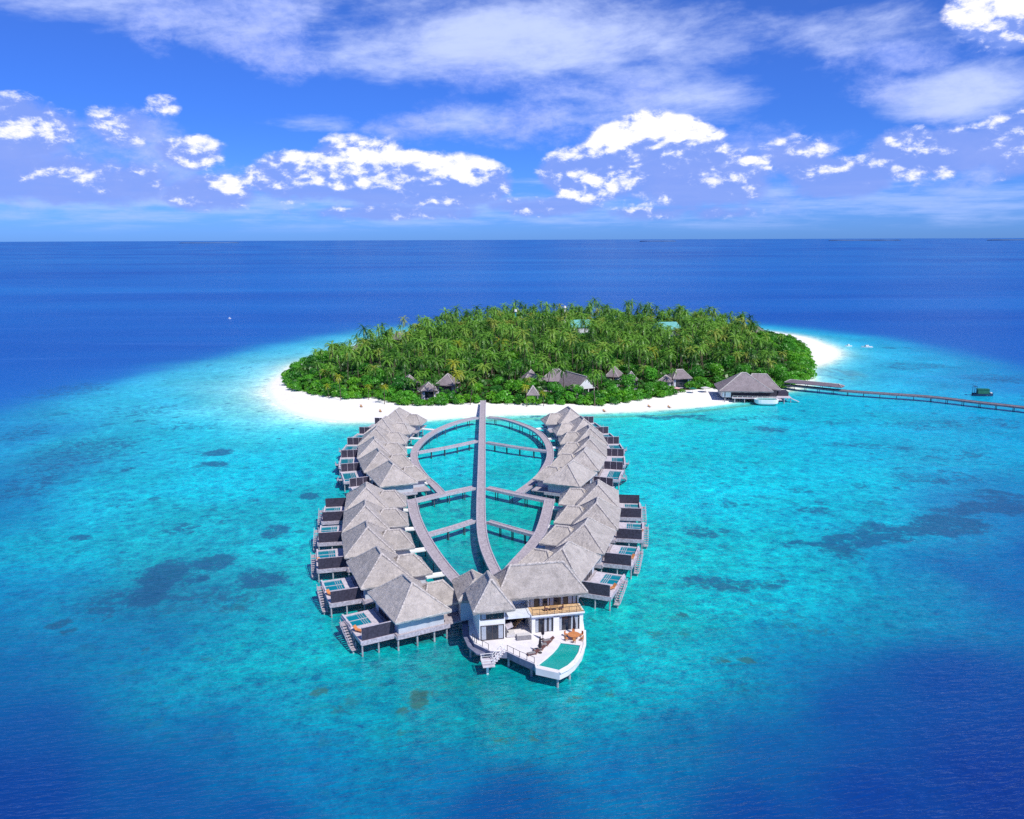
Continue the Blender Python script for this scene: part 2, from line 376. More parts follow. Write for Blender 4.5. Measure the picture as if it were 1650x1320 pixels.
CHART =  [(-152.9, 430.1, 90, 210, 250), (-156.0, 360.2, 60, 185, 230), (-133.2, 451.3, 150, 225, 255), (-110.7, 345.2, 130, 225, 250), (-115.0, 288.2, 20, 190, 230), (-139.2, 270.4, 40, 165, 205), (-141.0, 240.1, 40, 130, 185), (-74.1, 226.4, 0, 190, 225), (-48.0, 177.5, 20, 185, 205), (-79.5, 194.7, 20, 165, 195), (-51.2, 160.0, 30, 150, 175), (-83.6, 170.4, 30, 165, 190), (-99.7, 170.6, 0, 160, 195), (-68.9, 151.1, 45, 120, 155), (-81.2, 140.4, 10, 130, 180), (-78.1, 126.7, 0, 90, 160), (-65.7, 130.9, 0, 115, 168), (-65.3, 110.1, 0, 75, 155), (-58.9, 92.1, 0, 55, 145), (-50.6, 118.6, 0, 130, 175), (-43.4, 126.4, 0, 155, 180), (-33.2, 126.4, 0, 168, 188), (-30.1, 113.2, 0, 145, 180), (-41.2, 105.3, 0, 95, 160), (-45.8, 95.7, 0, 75, 155), (-26.5, 98.1, 0, 110, 175), (-20.3, 109.8, 0, 140, 175), (-11.4, 109.7, 0, 135, 160), (-2.4, 108.1, 0, 130, 150), (6.3, 105.0, 0, 130, 165), (-10.1, 95.5, 0, 105, 170), (1.7, 90.6, 0, 80, 155), (13.7, 95.3, 0, 100, 170), (15.9, 112.9, 0, 150, 175), (24.9, 121.9, 0, 160, 185), (22.9, 102.0, 0, 105, 160), (35.7, 118.0, 0, 140, 175), (45.2, 118.0, 0, 115, 170), (35.5, 101.9, 0, 85, 160), (51.2, 109.3, 0, 70, 155), (43.7, 91.5, 0, 50, 145), (61.0, 95.0, 0, 45, 140), (69.0, 117.8, 0, 60, 150), (93.4, 152.6, 0, 90, 170), (81.3, 152.7, 0, 125, 180), (63.7, 139.3, 0, 130, 175), (57.3, 152.9, 0, 160, 190), (39.2, 153.0, 0, 170, 195), (25.7, 144.7, 10, 165, 175), (33.7, 169.3, 20, 185, 200), (51.6, 176.5, 0, 175, 200), (84.2, 188.5, 0, 165, 205), (110.9, 197.3, 30, 125, 185), (124.6, 197.1, 35, 110, 180), (88.3, 218.4, 0, 185, 220), (56.2, 224.7, 0, 195, 225), (56.1, 267.5, 0, 205, 230), (102.8, 284.7, 0, 180, 225), (145.8, 284.0, 0, 165, 220), (165.3, 265.9, 10, 155, 215), (198.6, 339.4, 20, 160, 220), (197.6, 421.8, 20, 165, 225), (232.0, 421.0, 35, 145, 215), (217.2, 506.4, 30, 190, 240), (241.1, 478.3, 40, 160, 225), (235.2, 383.8, 50, 130, 210), (230.4, 590.4, 30, 180, 235), (50.4, 295.4, 20, 215, 220), (89.8, 316.4, 60, 215, 225), (122.2, 340.8, 10, 195, 235), (-19.3, 238.5, 0, 185, 215), (0.8, 238.2, 0, 185, 205), (-16.3, 198.7, 10, 165, 175), (0.7, 198.5, 10, 165, 170), (-11.6, 173.4, 10, 150, 160), (-0.8, 177.0, 10, 155, 165), (-22.9, 286.7, 10, 200, 215), (1.1, 286.3, 10, 200, 210), (-49.2, 287.1, 30, 205, 230), (-71.1, 287.5, 40, 205, 232), (-92.3, 308.3, 120, 228, 248), (-125.0, 391.5, 165, 232, 250), (8.1, 304.4, 100, 215, 215), (172.6, 422.4, 90, 200, 240), (202.3, 479.3, 40, 185, 240), (-131.0, 204.9, 20, 120, 180), (-98.9, 151.3, 0, 120, 180), (-181.4, 289.2, 45, 130, 195), (-106.4, 220.8, 20, 175, 210), (-94.6, 428.7, 150, 225, 255), (-104.6, 530.6, 80, 200, 245), (-136.4, 531.6, 110, 215, 250), (-20.8, 140.0, 0, 150, 165), (-35.4, 170.0, 10, 175, 195), (-6.6, 122.2, 0, 140, 155), (12.5, 126.0, 0, 150, 165), (-60.8, 87.6, 0, 50, 140), (-31.3, 87.4, 0, 75, 155), (-0.5, 87.2, 0, 75, 155), (27.2, 87.1, 0, 60, 150), (60.0, 86.9, 0, 42, 135), (-109.3, 140.7, 0, 70, 150), (-162.5, 215.8, 20, 90, 170), (128.7, 168.4, 0, 70, 160), (209.9, 283.0, 20, 120, 200), (81.4, 101.6, 0, 40, 135), (-73.6, 95.8, 0, 45, 140), (-32.5, 71.1, 0, 45, 140), (4.4, 70.9, 0, 50, 140), (35.0, 70.8, 0, 40, 135), (150.6, 423.0, 60, 200, 235), (103.3, 424.1, 60, 200, 235), (-80.8, 530.0, 80, 200, 235)]
EDGE = [(-212.2, 271.6), (-202.2, 324), (-195.6, 358.1), (-182.9, 424.6), (-160.9, 508.3), (-131.9, 582.9), (-85, 650), (-12.3, 705), (89.1, 712), (184.2, 672), (216.9, 634), (247.3, 578.4), (258.7, 514.1), (262.4, 424.4), (262, 352)]
PATCH = [(-95.61, 262.36, 4.8, 4.9, 0.8), (-89.57, 247.08, 4.2, 4.3, 0.8), (-54.54, 215.09, 2.7, 2.8, 0.8), (-56.15, 186.95, 3.5, 3.8, 0.7), (-51.25, 176.79, 2.2, 2.3, 0.5), (-62.3, 166.72, 5.3, 4.8, 0.8), (-70.71, 155.51, 5.2, 11.6, 0.9), (-66.33, 160.13, 5.1, 8.0, 0.5), (-50.07, 158.4, 4.4, 6.9, 0.75), (-62.2, 159.14, 1.5, 1.9, 0.7), (-99.62, 183.64, 3.2, 2.9, 0.6), (-72.28, 220.41, 1.7, 1.7, 0.5), (-68.54, 210.91, 1.5, 1.6, 0.5), (-115.01, 241.8, 1.9, 2.8, 0.6), (-120.94, 239.83, 1.7, 2.0, 0.5), (-101.41, 209.71, 4.1, 4.2, 0.4), (-78.92, 189.34, 5.9, 4.4, 0.5), (-53.28, 150.94, 6.0, 5.2, 0.4), (-134.64, 227.14, 7.9, 18.6, 0.4), (-174.73, 289.11, 8.9, 19.5, 0.35), (-80.72, 138.46, 2.2, 2.2, 0.7), (-77.46, 135.79, 1.5, 1.4, 0.6), (-61.59, 129.13, 1.0, 1.3, 0.6), (-29.23, 115.61, 1.5, 1.6, 0.7), (-13.9, 113.42, 1.8, 2.6, 0.85), (-16.43, 110.92, 1.1, 1.5, 0.6), (-11.28, 115.13, 0.9, 0.9, 0.5), (3.69, 104.25, 2.1, 1.5, 0.4), (8.59, 113.26, 1.3, 1.4, 0.6), (14.8, 115.13, 0.9, 1.1, 0.5), (-2.3, 104.28, 2.6, 1.8, 0.35), (31.0, 141.81, 0.9, 1.3, 0.8), (38.05, 125.23, 1.2, 1.2, 0.85), (33.77, 125.05, 1.8, 1.6, 0.5), (38.93, 154.52, 7.3, 3.9, 0.6), (46.46, 157.52, 7.4, 2.8, 0.5), (43.97, 185.46, 3.8, 3.8, 0.5), (39.25, 176.64, 3.0, 2.7, 0.35), (92.24, 292.66, 5.8, 7.0, 0.55), (55.91, 206.81, 2.6, 3.1, 0.6), (75.82, 202.02, 3.4, 3.0, 0.55), (80.0, 207.05, 1.9, 2.1, 0.5), (95.63, 221.82, 2.7, 3.5, 0.5), (76.27, 218.56, 2.4, 2.9, 0.5), (77.17, 178.2, 9.7, 3.5, 0.7), (89.61, 184.14, 8.6, 4.6, 0.7), (105.47, 192.67, 10.4, 6.3, 0.75), (127.13, 209.64, 8.1, 6.5, 0.6), (70.83, 172.55, 8.1, 4.4, 0.4), (116.92, 266.61, 18.2, 5.0, 0.4), (118.98, 304.7, 16.1, 5.4, 0.35), (142.83, 254.2, 9.6, 4.6, 0.4), (178.49, 303.69, 9.1, 10.7, 0.35), (213.78, 442.8, 19.6, 13.3, 0.4), (233.65, 401.61, 17.8, 14.7, 0.4), (64.68, 178.33, 8.3, 3.9, 0.35), (24.02, 128.05, 4.1, 4.3, 0.2), (50.39, 139.37, 6.6, 6.2, 0.25), (-202.46, 376.53, 17.2, 22.7, 0.35), (88.28, 310.74, 18.7, 5.6, 0.4), (60.75, 314.62, 14.2, 3.4, 0.6), (17.9, 315.37, 14.3, 2.3, 0.6)]

def chaikin(P, k=2):
    for _ in range(k):
        Q = []
        for (a, b), (c_, d_) in zip(P, P[1:] + P[:1]): Q += [(a * .75 + c_ * .25, b * .75 + d_ * .25), (a * .25 + c_ * .75, b * .25 + d_ * .75)]
        P = Q
    return P
SHORE = chaikin(SHORE, 2)
PATCH += [(76, 180, 13, 4, .75), (95, 186, 14, 6, .8), (118, 203, 15, 5, .7), (-60, 150, 16, 5, .35), (-75, 148, 10, 8, .5), (-140, 262, 14, 26, .4), (-120, 300, 12, 8, .35), (-150, 330, 20, 14, .3), (120, 230, 12, 6, .4), (150, 300, 20, 8, .35)]
def patch_field(x, y):
    f = np.zeros(x.shape)
    wx = x + (fbm(x * .11, y * .11, 3) - .5) * 14; wy = y + (fbm(x * .11 + 50, y * .11 + 9, 3) - .5) * 14
    for px, py, rx, ry, s in PATCH:
        k = min(1.0, rx / 9.0)
        d = ((x + (wx - x) * k - px) / (rx * 1.1)) ** 2 + ((y + (wy - y) * k - py) / (ry * 1.1)) ** 2
        f = np.maximum(f, s * np.clip(1.35 - d, 0, 1))
    return f
def water_colour(x, y):
    """albedo of the water body from the depth chart of the lagoon (sand, reef and drop-off)"""
    n1 = fbm(x * .035 + 3, y * .035, 5) - .5; n2 = fbm(x * .035 + 40, y * .035 + 70, 5) - .5
    r0 = np.hypot(x, y)
    k = np.clip(r0 * .10, 6, 30)
    X = x + n1 * k; Y = y + n2 * k
    th = np.arctan2(X, Y); lr = np.log(np.maximum(np.hypot(X, Y), 1.0))
    num = np.zeros(x.shape + (3,)); den = np.zeros(x.shape)
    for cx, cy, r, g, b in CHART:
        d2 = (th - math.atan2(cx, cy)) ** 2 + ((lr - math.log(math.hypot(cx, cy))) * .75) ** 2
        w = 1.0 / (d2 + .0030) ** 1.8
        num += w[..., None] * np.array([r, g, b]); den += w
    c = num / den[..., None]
    # deep ocean beyond the drop-off
    edge_poly = [(-400, -200)] + [(-330, 150)] + EDGE + [(420, 150), (420, -200)]
    dd = sdist(X * .5 + x * .5, Y * .5 + y * .5, edge_poly)
    wd = 26 + 18 * n1
    deep = 1 / (1 + np.exp(np.clip((dd + 4) / (wd * .32), -40, 40)))
    far = np.clip((r0 - 300) / 2500, 0, 1)[..., None]; nearsea = np.clip((260 - Y) / 160, 0, 1)[..., None]
    dc = np.array([36, 96, 208]) * (1 - far) + np.array([52, 98, 200]) * far
    streak = (fbm(x * .0012 + 9, y * .006, 4) - .5)[..., None]
    dc = dc + streak * np.array([40, 60, 60])
    dc = dc * (1 - nearsea) + np.array([6, 52, 150]) * nearsea
    c = c * (1 - deep[..., None]) + dc * deep[..., None]
    # shallows beside the beach
    s = -sdist(x + n1 * 6, y + n2 * 6, SHORE)
    wsh = 5.0 + 16 * np.clip((-x - 30) / 60, 0, 1) + 9 * np.clip((x - 120) / 40, 0, 1)
    a = np.exp(-np.clip(s, 0, 1e4) / wsh) * (s < 120)
    a = a[..., None]
    c = c * (1 - a) + np.array([176, 236, 236]) * a
    a2 = (np.exp(-np.clip(s, 0, 1e4) / (wsh * .30)) * (s < 60))[..., None]
    c = c * (1 - a2) + np.array([244, 250, 240]) * a2
    # weed line on the near beach and rippled sand flat at the right spit
    wl = np.exp(-((s - 7.5 - 2 * n1) / 1.6) ** 2) * (y < 345) * np.clip((x + 30) / 20, 0, 1) * .55
    c = c * (1 - wl[..., None]) + np.array([120, 150, 120]) * wl[..., None]
    rf = np.clip(1.2 - ((X * .4 + x * .6 - 166) / 13) ** 2 - ((y - 418) / 22) ** 2, 0, 1) * (s > .5)
    rf = (rf * np.clip((fbm(x * .35, y * .12, 3) - .38) * 5, .25, 1) * .8)[..., None]
    c = c * (1 - rf) + np.array([120, 158, 176]) * rf
    shal = (1 - deep) * np.clip((c[..., 1] - 85) / 80, 0, 1)
    pf = patch_field(x, y) * (s > 1)
    near = np.clip((165 - r0) / 40, 0, 1)[..., None]
    pc = (np.array([36, 88, 128]) * (1 - near) + np.array([78, 112, 92]) * near) * .85 + c * .15
    reefc = lin(np.clip(pc, 0, 255)) * np.array([.6, .78, .74])
    mot = (fbm(x * .055 + 8, y * .055 + 2, 5) - .5)
    c = c * (1 + .34 * mot * shal)[..., None]
    c = lin(np.clip(c, 0, 255))
    w = np.clip(np.exp(-np.clip(s, 0, 1e4) / 14.0) * (s < 90), 0, 1)[..., None]      # clear shallow water keeps the sand's own brightness
    c = c * np.array([.30, 1.05, .90]) / (1 + c * np.array([0, .95, .5])) * (1 - w) + c * np.array([.8, .85, .80]) * w
    return c, shal, pf, reefc
def water_sheet():
    cx, cy = 10.0, 255.0
    nr, na = 430, 900
    r = np.concatenate([np.linspace(0.0, 270, 290), 270 * np.exp(np.linspace(.004, 1, nr - 290) ** 1.6 * math.log(150000 / 270))])
    a = np.linspace(0, 2 * np.pi, na, endpoint=False)
    rr, aa = np.meshgrid(r, a, indexing='ij')
    x = cx + rr * np.sin(aa); y = cy + rr * np.cos(aa)
    V = np.stack([x, y, np.zeros_like(x)], -1).reshape(-1, 3)
    i, j = np.meshgrid(np.arange(nr - 1), np.arange(na), indexing='ij'); j2 = (j + 1) % na
    Fq = np.stack([i * na + j, i * na + j2, (i + 1) * na + j2, (i + 1) * na + j], -1).reshape(-1, 4)[:, ::-1]
    me = np_mesh('water', V, Fq, M['water'])
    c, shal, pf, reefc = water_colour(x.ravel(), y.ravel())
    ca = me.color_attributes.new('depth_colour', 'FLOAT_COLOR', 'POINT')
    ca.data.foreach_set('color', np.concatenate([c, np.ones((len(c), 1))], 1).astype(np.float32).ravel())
    fa = me.attributes.new('shallow', 'FLOAT', 'POINT'); fa.data.foreach_set('value', shal.astype(np.float32))
    fr_ = me.attributes.new('reef', 'FLOAT', 'POINT'); fr_.data.foreach_set('value', pf.astype(np.float32))
    cr = me.color_attributes.new('reef_colour', 'FLOAT_COLOR', 'POINT'); cr.data.foreach_set('color', np.concatenate([reefc, np.ones((len(c), 1))], 1).astype(np.float32).ravel())
    o = link('water', me); tag(o, 'turquoise lagoon over reef and sand deepening to dark blue open sea', None, None, 'structure')
def water_mat():
    m = bpy.data.materials.new('water'); m.use_nodes = True; nt = m.node_tree; b = nt.nodes['Principled BSDF']
    col = node(nt, 'ShaderNodeAttribute', attribute_name='depth_colour').outputs['Color']
    sh = E(nt, node(nt, 'ShaderNodeAttribute', attribute_name='shallow').outputs['Fac'])
    geo = node(nt, 'ShaderNodeNewGeometry').outputs['Position']
    sp = node(nt, 'ShaderNodeSeparateXYZ', {0: geo}); X, Y = E(nt, sp.outputs[0]), E(nt, sp.outputs[1])
    dist = (X * X + Y * Y)._m('SQRT')
    n1 = noise(nt, geo, .28, 5.0, .68, .4)      # coral and sand mottling
    n2 = noise(nt, geo, 1.1, 4.0, .7, .8)
    n3 = noise(nt, geo, .07, 5.0, .6, .6)
    fade = 1.0 - (dist * .0016).clamp() * .75
    n4 = noise(nt, geo, 2.6, 3.0, .7)
    mot = ((n1 - .5) * 3.4 + (n2 - .5) * 3.4 + (n4 - .5) * 3.6 * fade + (n3 - .5) * .9) * fade
    vo = node(nt, 'ShaderNodeTexVoronoi', {'Vector': geo, 'Scale': .42, 'Randomness': 1.0, 'Detail': 2.0, 'Roughness': .7}, feature='F1')
    mot = mot + (E(nt, vo.outputs[0]) - .45) * 1.1 * fade  # bright cell borders paint a web of caustic light into the colour
    mot = mot * (sh * (1.05 - (dist * .0025).clamp() * .45) + .07) + 1.0
    c1 = mixc(nt, 1.0, col, node(nt, 'ShaderNodeCombineXYZ', {0: mot.max(.1), 1: mot.max(.15), 2: mot * .55 + .45}).outputs[0], 'MULTIPLY')
    # coral heads and reef flats with ragged edges
    rf = E(nt, node(nt, 'ShaderNodeAttribute', attribute_name='reef').outputs['Fac'])
    rcol = node(nt, 'ShaderNodeAttribute', attribute_name='reef_colour').outputs['Color']
    nr = noise(nt, geo, .55, 6.0, .72, .6); nr2 = noise(nt, geo, .17, 5.0, .65, .5)
    rm = (rf + (nr - .5) * 2.4 + (nr2 - .5) * 1.2).step(.18, .72) * rf.step(.02, .30)
    spots = None
    for sc_, thr, rad in ((.085, .66, .20), (.20, .72, .26), (.034, .60, .16)):
        vv = node(nt, 'ShaderNodeVectorMath', {0: geo, 1: comb(nt, (nr - .5) * 7.0, (n1 - .5) * 7.0)}, operation='ADD').outputs[0]
        vr = node(nt, 'ShaderNodeTexVoronoi', {'Vector': vv, 'Scale': sc_, 'Randomness': 1.0}, feature='F1')
        rnd_ = E(nt, node(nt, 'ShaderNodeSeparateColor', {0: vr.outputs['Color']}).outputs[0])
        q_ = (E(nt, vr.outputs['Distance']) * -1.0 + rnd_ * rad).step(-.02, .05) * rnd_.step(thr, thr + .03)
        spots = q_ if spots is None else spots.max(q_)
    zone = (nr2 + n3).step(.78, 1.04)
    spots = spots * zone * sh * (.35 + nr * .8)
    small = ((nr2 * .5 + nr * .5) + (n3 - .5) * .6).step(.60, .68) * sh * .55
    rcol2 = mixc(nt, 1.0, rcol, node(nt, 'ShaderNodeCombineXYZ', {0: nr * 2.2 - .1, 1: nr * 2.0, 2: nr * 1.6 + .2}).outputs[0], 'MULTIPLY')
    c1 = mixc(nt, rm.max(small).max(spots) * .84, c1, rcol2)
    # green brown coral gardens in the near shallows
    cg = noise(nt, geo, .16, 6.0, .7, 1.0).step(.50, .70) * sh * (1.0 - (dist * .0040).clamp()) * .95
    c1 = mixc(nt, cg, c1, (.01, .20, .16))
    sw = noise(nt, comb(nt, X * .0035 + Y * .001, Y * .028), 1.0, 5.0, .62, .5).step(.54, .75) * (dist * .002).clamp() * .16
    c1 = mixc(nt, sw, c1, (.10, .30, .75))
    # wind ripples, broken into gusts, and long swell
    rv = comb(nt, X * .7 + Y * .25, Y * 2.6 - X * .55)
    w1 = noise(nt, rv, .42, 3.0, .6, .3)
    w2 = noise(nt, comb(nt, X * .25, Y), .12, 4.0, .6, .5)
    bm = node(nt, 'ShaderNodeBump', {'Strength': .8, 'Distance': .6, 'Height': w1 * .7 + w2 * 1.0})
    nt.nodes.remove(b)
    df = node(nt, 'ShaderNodeBsdfDiffuse', {'Color': c1}); nt.links.new(bm.outputs[0], df.inputs['Normal'])
    gl = node(nt, 'ShaderNodeBsdfGlossy', {'Roughness': .18, 'Color': (.8, .92, 1, 1)}); nt.links.new(bm.outputs[0], gl.inputs['Normal'])
    fr = node(nt, 'ShaderNodeFresnel', {'IOR': 1.33}); nt.links.new(bm.outputs[0], fr.inputs['Normal'])
    mx = node(nt, 'ShaderNodeMixShader', {0: (E(nt, fr.outputs[0]) * .55).min(.20)})
    nt.links.new(df.outputs[0], mx.inputs[1]); nt.links.new(gl.outputs[0], mx.inputs[2])
    nt.links.new(mx.outputs[0], nt.nodes['Material Output'].inputs[0])
    return m
M['water'] = water_mat()
water_sheet()

def sand_mat():
    m = bpy.data.materials.new('sand'); m.use_nodes = True; nt = m.node_tree; b = nt.nodes['Principled BSDF']
    geo = node(nt, 'ShaderNodeNewGeometry').outputs['Position']
    z = E(nt, node(nt, 'ShaderNodeSeparateXYZ', {0: geo}).outputs[2])
    n = noise(nt, geo, .25, 6.0, .65); n2 = noise(nt, geo, 2.0, 4.0, .7)
    dry = mixc(nt, (n * .6 + n2 * .4).step(.3, .7), (.84, .80, .76), (.95, .93, .89))
    lit = E(nt, node(nt, 'ShaderNodeAttribute', attribute_name='litter').outputs['Fac'])
    dry = mixc(nt, (lit + (n - .5) * .8).step(.3, .6), dry, (.07, .075, .03))
    wet = (.72, .84, .78)
    nt.links.new(mixc(nt, (z + (n - .5) * .25).step(.02, .32), wet, dry), b.inputs['Base Color'])
    b.inputs['Roughness'].default_value = .9; b.inputs['Specular IOR Level'].default_value = .1
    bn = node(nt, 'ShaderNodeBump', {'Strength': .3, 'Distance': .3, 'Height': n2}); nt.links.new(bn.outputs[0], b.inputs['Normal'])
    return m
M['sand'] = sand_mat()
gx = np.arange(-170, 260, 2.5); gy = np.arange(285, 730, 2.5)
GX, GY = np.meshgrid(gx, gy, indexing='ij')
def ground_z(x, y):
    x = np.asarray(x, float); y = np.asarray(y, float)
    d = sdist(x, y, SHORE)
    return np.where(d > 0, 1.7 * (1 - np.exp(-d / 16)), np.maximum(d * .06, -2.0)) + np.where(d > 6, (fbm(x * .08, y * .08, 3) - .5) * .5 * np.clip((d - 6) / 15, 0, 1), 0)
GZ = ground_z(GX, GY)
nx, ny = GX.shape
ii, jj = np.meshgrid(np.arange(nx - 1), np.arange(ny - 1), indexing='ij')
q = np.stack([ii * ny + jj, (ii + 1) * ny + jj, (ii + 1) * ny + jj + 1, ii * ny + jj + 1], -1).reshape(-1, 4)
me = np_mesh('sand', np.stack([GX, GY, GZ], -1).reshape(-1, 3), q, M['sand'], True)
la = me.attributes.new('litter', 'FLOAT', 'POINT'); la.data.foreach_set('value', np.clip((sdist(GX.ravel(), GY.ravel(), VEG) - 1) / 5, 0, 1).astype(np.float32))
o = link('sand', me); tag(o, 'white coral sand of the island and its beach', None, None, 'structure')
def gz(x, y): return float(ground_z(np.array([x]), np.array([y]))[0])

# sea bed island silhouettes on the horizon
M['far_land'] = mat('far_land', (.07, .14, .30), .9, .2, .001)  # distance haze is put into this blue base colour
for k, (x, y, L, h, lab) in enumerate([(3600, 21000, 900, 26, 'faint low island on the horizon just right of centre'), (9300, 22500, 1900, 28, 'longest faint flat island on the horizon at the right'),
                                       (-7600, 21500, 1500, 22, 'faint flat island on the horizon at the left'), (12300, 21000, 1200, 24, 'faint flat island on the horizon nearest the right edge')]):
    mb = MB(); n = 30; top = []; bot = []
    rnd = random.Random(k)
    for ring, (w, hh) in enumerate(((1, 0.0), (1, .45), (.93, 1.0))):
        for i in range(n):
            a = 2 * math.pi * i / n
            top.append((math.cos(a) * L / 2 * w, math.sin(a) * 260 * w, -1 if ring == 0 else h * hh * (.7 + .5 * rnd.random())))
    fs = [(r_ * n + i, r_ * n + (i + 1) % n, (r_ + 1) * n + (i + 1) % n, (r_ + 1) * n + i) for r_ in range(2) for i in range(n)] + [tuple(2 * n + i for i in range(n))]
    mb.add(top, fs); o = mb.obj('distant_island', M['far_land'], None, loc=(x, y, 0)); tag(o, lab, 'island', 'faint islands along the horizon')

# ------------------------------------------------------------------ roofs
def hip_roof(a, b, ez, rise, ridge=None, cx=0.0, cy=0.0, sx=1, sy=1, levels=12, seg=12, over=None, seed=1, thick=.38):
    """thatched hip roof of half sizes a (x) and b (y); returns roof mesh data and the ridge/hip lines"""
    rnd = random.Random(seed); m = min(a, b)
    rl = (abs(a - b) if ridge is None else ridge)
    ax, by = (rl if a >= b else 0.0), (rl if b > a else 0.0)
    mb = MB(sx, sy); vs = []; n = seg * 4
    def ring(w, h, z, j):
        out = []
        for s_ in range(4):
            for k in range(seg):
                t = k / seg
                c0 = [(-w, -h), (w, -h), (w, h), (-w, h)]
                p, q_ = c0[s_], c0[(s_ + 1) % 4]
                out.append((cx + p[0] + (q_[0] - p[0]) * t + rnd.uniform(-j, j), cy + p[1] + (q_[1] - p[1]) * t + rnd.uniform(-j, j), z + rnd.uniform(-j, j)))
        return out
    rings = [ring(a * .80, b * .80, ez - .02, 0), ring(a - .12, b - .12, ez - thick, .05), ring(a, b, ez - .10, .045)]
    for l in range(levels + 1):
        t = l / levels
        zz = ez + rise * (t ** 1.06 if t > 0 else 0) + .05
        rings.append(ring(a + (ax - a) * t, b + (by - b) * t, zz, .05 if l < levels else .01))
    for r_ in rings: vs += r_
    fs = [(i * n + k, i * n + (k + 1) % n, (i + 1) * n + (k + 1) % n, (i + 1) * n + k) for i in range(len(rings) - 1) for k in range(n)]
    fs.append(tuple(range(n))[::-1])
    mb.add(vs, fs)
    z1 = ez + rise + .10
    e1, e2 = ((cx - ax, cy - by, z1), (cx + ax, cy + by, z1))
    def hipline(c, e):
        out = []
        for i in range(7):
            t = i / 6
            out.append((c[0] + (e[0] - c[0]) * t, c[1] + (e[1] - c[1]) * t, ez + .12 + rise * (t ** 1.06) - .04 + (0.04 * (i > 0))))
        return out
    cp = MB(sx, sy)
    A, B_, C_, D = (cx - a + .1, cy - b + .1), (cx + a - .1, cy - b + .1), (cx + a - .1, cy + b - .1), (cx - a + .1, cy + b - .1)
    if a >= b: pr = [(A, e1), (B_, e2), (C_, e2), (D, e1)]
    else: pr = [(A, e1), (B_, e1), (C_, e2), (D, e2)]
    for c_, e_ in pr: cp.tube(hipline(c_, e_), [.17] * 5 + [.20, .24], 7)
    if rl > 0: cp.tube([e1, e2], .24, 6)
    return mb, cp

def fringe(me, seg):
    me.materials.append(M['fringe'])
    n = seg * 4
    for i in range(n, 3 * n): me.polygons[i].material_index = 1
    return me
def put_roof(name, parent, mb, cp, key='thatch', lab=None):
    me = mb.mesh(name, M[key])
    o = link(name, me, parent)
    if lab: o['label'] = lab
    link('ridge_cap', cp.mesh('ridge_cap', M['ridge']), o)
    return o

# ------------------------------------------------------------------ boardwalks
def catmull(P, step=1.5):
    P = [Vector((p[0], p[1], 0)) for p in P]; Q = [P[0] * 2 - P[1]] + P + [P[-1] * 2 - P[-2]]; out = []
    for i in range(1, len(Q) - 2):
        p0, p1, p2, p3 = Q[i - 1:i + 3]; n = max(2, int((p2 - p1).length / step))
        for k in range(n):
            t = k / n
            out.append(.5 * ((2 * p1) + (p2 - p0) * t + (2 * p0 - 5 * p1 + 4 * p2 - p3) * t * t + (3 * p1 - 3 * p2 - p0 + p3) * t ** 3))
    out.append(P[-1]); return out
def offs(path, d):
    out = []
    for i, p in enumerate(path):
        t = (path[min(i + 1, len(path) - 1)] - path[max(i - 1, 0)]).normalized()
        out.append((p.x - t.y * d, p.y + t.x * d))
    return out
def strip(mb, path, d0, d1, z0, z1):
    L, Rr = offs(path, d0), offs(path, d1); n = len(path)
    vs = [(x, y, z1) for x, y in L] + [(x, y, z1) for x, y in Rr] + [(x, y, z0) for x, y in L] + [(x, y, z0) for x, y in Rr]
    fs = []
    for i in range(n - 1):
        fs += [(i, n + i, n + i + 1, i + 1), (2 * n + i, 2 * n + i + 1, 3 * n + i + 1, 3 * n + i), (i, i + 1, 2 * n + i + 1, 2 * n + i), (n + i, 3 * n + i, 3 * n + i + 1, n + i + 1)]
    fs += [(0, 2 * n, 3 * n, n), (n - 1, 2 * n - 1, 4 * n - 1, 3 * n - 1)]
    mb.add(vs, fs)
PILE_MESH = {}
def pile_mesh(r, h, key='pile'):
    k = (r, h, key)
    if k not in PILE_MESH:
        PILE_MESH[k] = MB().tube([(0, 0, -h - 1.2), (0, 0, -h * .5), (0, 0, 0)], [r * 1.05, r, r], 8).mesh('pile', M[key], False)
    return PILE_MESH[k]
def boardwalk(pts, w, z, label, gap=6.5, skip0=2.0, group='boardwalks over the lagoon', name='boardwalk', piles=True, key='plank', rail=.14, phalf=None):
    path = catmull(pts); o0 = path[0]
    root = empty(name, (o0.x, o0.y, z), 0, label, 'boardwalk', group)
    loc = [p - o0 for p in path]
    mb = MB(); strip(mb, loc, -w / 2, w / 2, -.22, 0); mb.obj('deck', M[key], root)
    for s_ in (-1, 1):
        k = MB(); a, b = sorted((s_ * (w / 2 - .16), s_ * (w / 2 + .10))); strip(k, loc, a, b, -.50, rail); k.obj('edge_beam', M['beam'] if key == 'plank' else M[key], root)
    if piles:
        acc = gap - skip0; last = loc[0]; cnt = 0
        for i in range(1, len(loc)):
            acc += (loc[i] - loc[i - 1]).length
            if acc >= gap and i < len(loc) - 1:
                acc = 0; t = (loc[i + 1] - loc[i - 1]).normalized(); n_ = Vector((-t.y, t.x, 0))
                for s_ in (-1, 1):
                    p = loc[i] + n_ * s_ * (w / 2 - .45)
                    if cnt < 96: link('pile', pile_mesh(.12, round(z - .4, 1), 'pile_dark'), root, (p.x, p.y, -.4)); cnt += 1
    return root
spine = [(-11.7, 334.5), (-11.3, 318), (-10.05, 274.5), (-8.65, 228.4), (-7.81, 199.9), (-7.02, 181.5), (-5.94, 169.7), (-4.4, 160.5), (-3.0, 153.5), (-2.4, 146)]
boardwalk(spine, 2.05, 2.93, 'long central boardwalk spine running from the beach to the two-storey villa', 5.5)
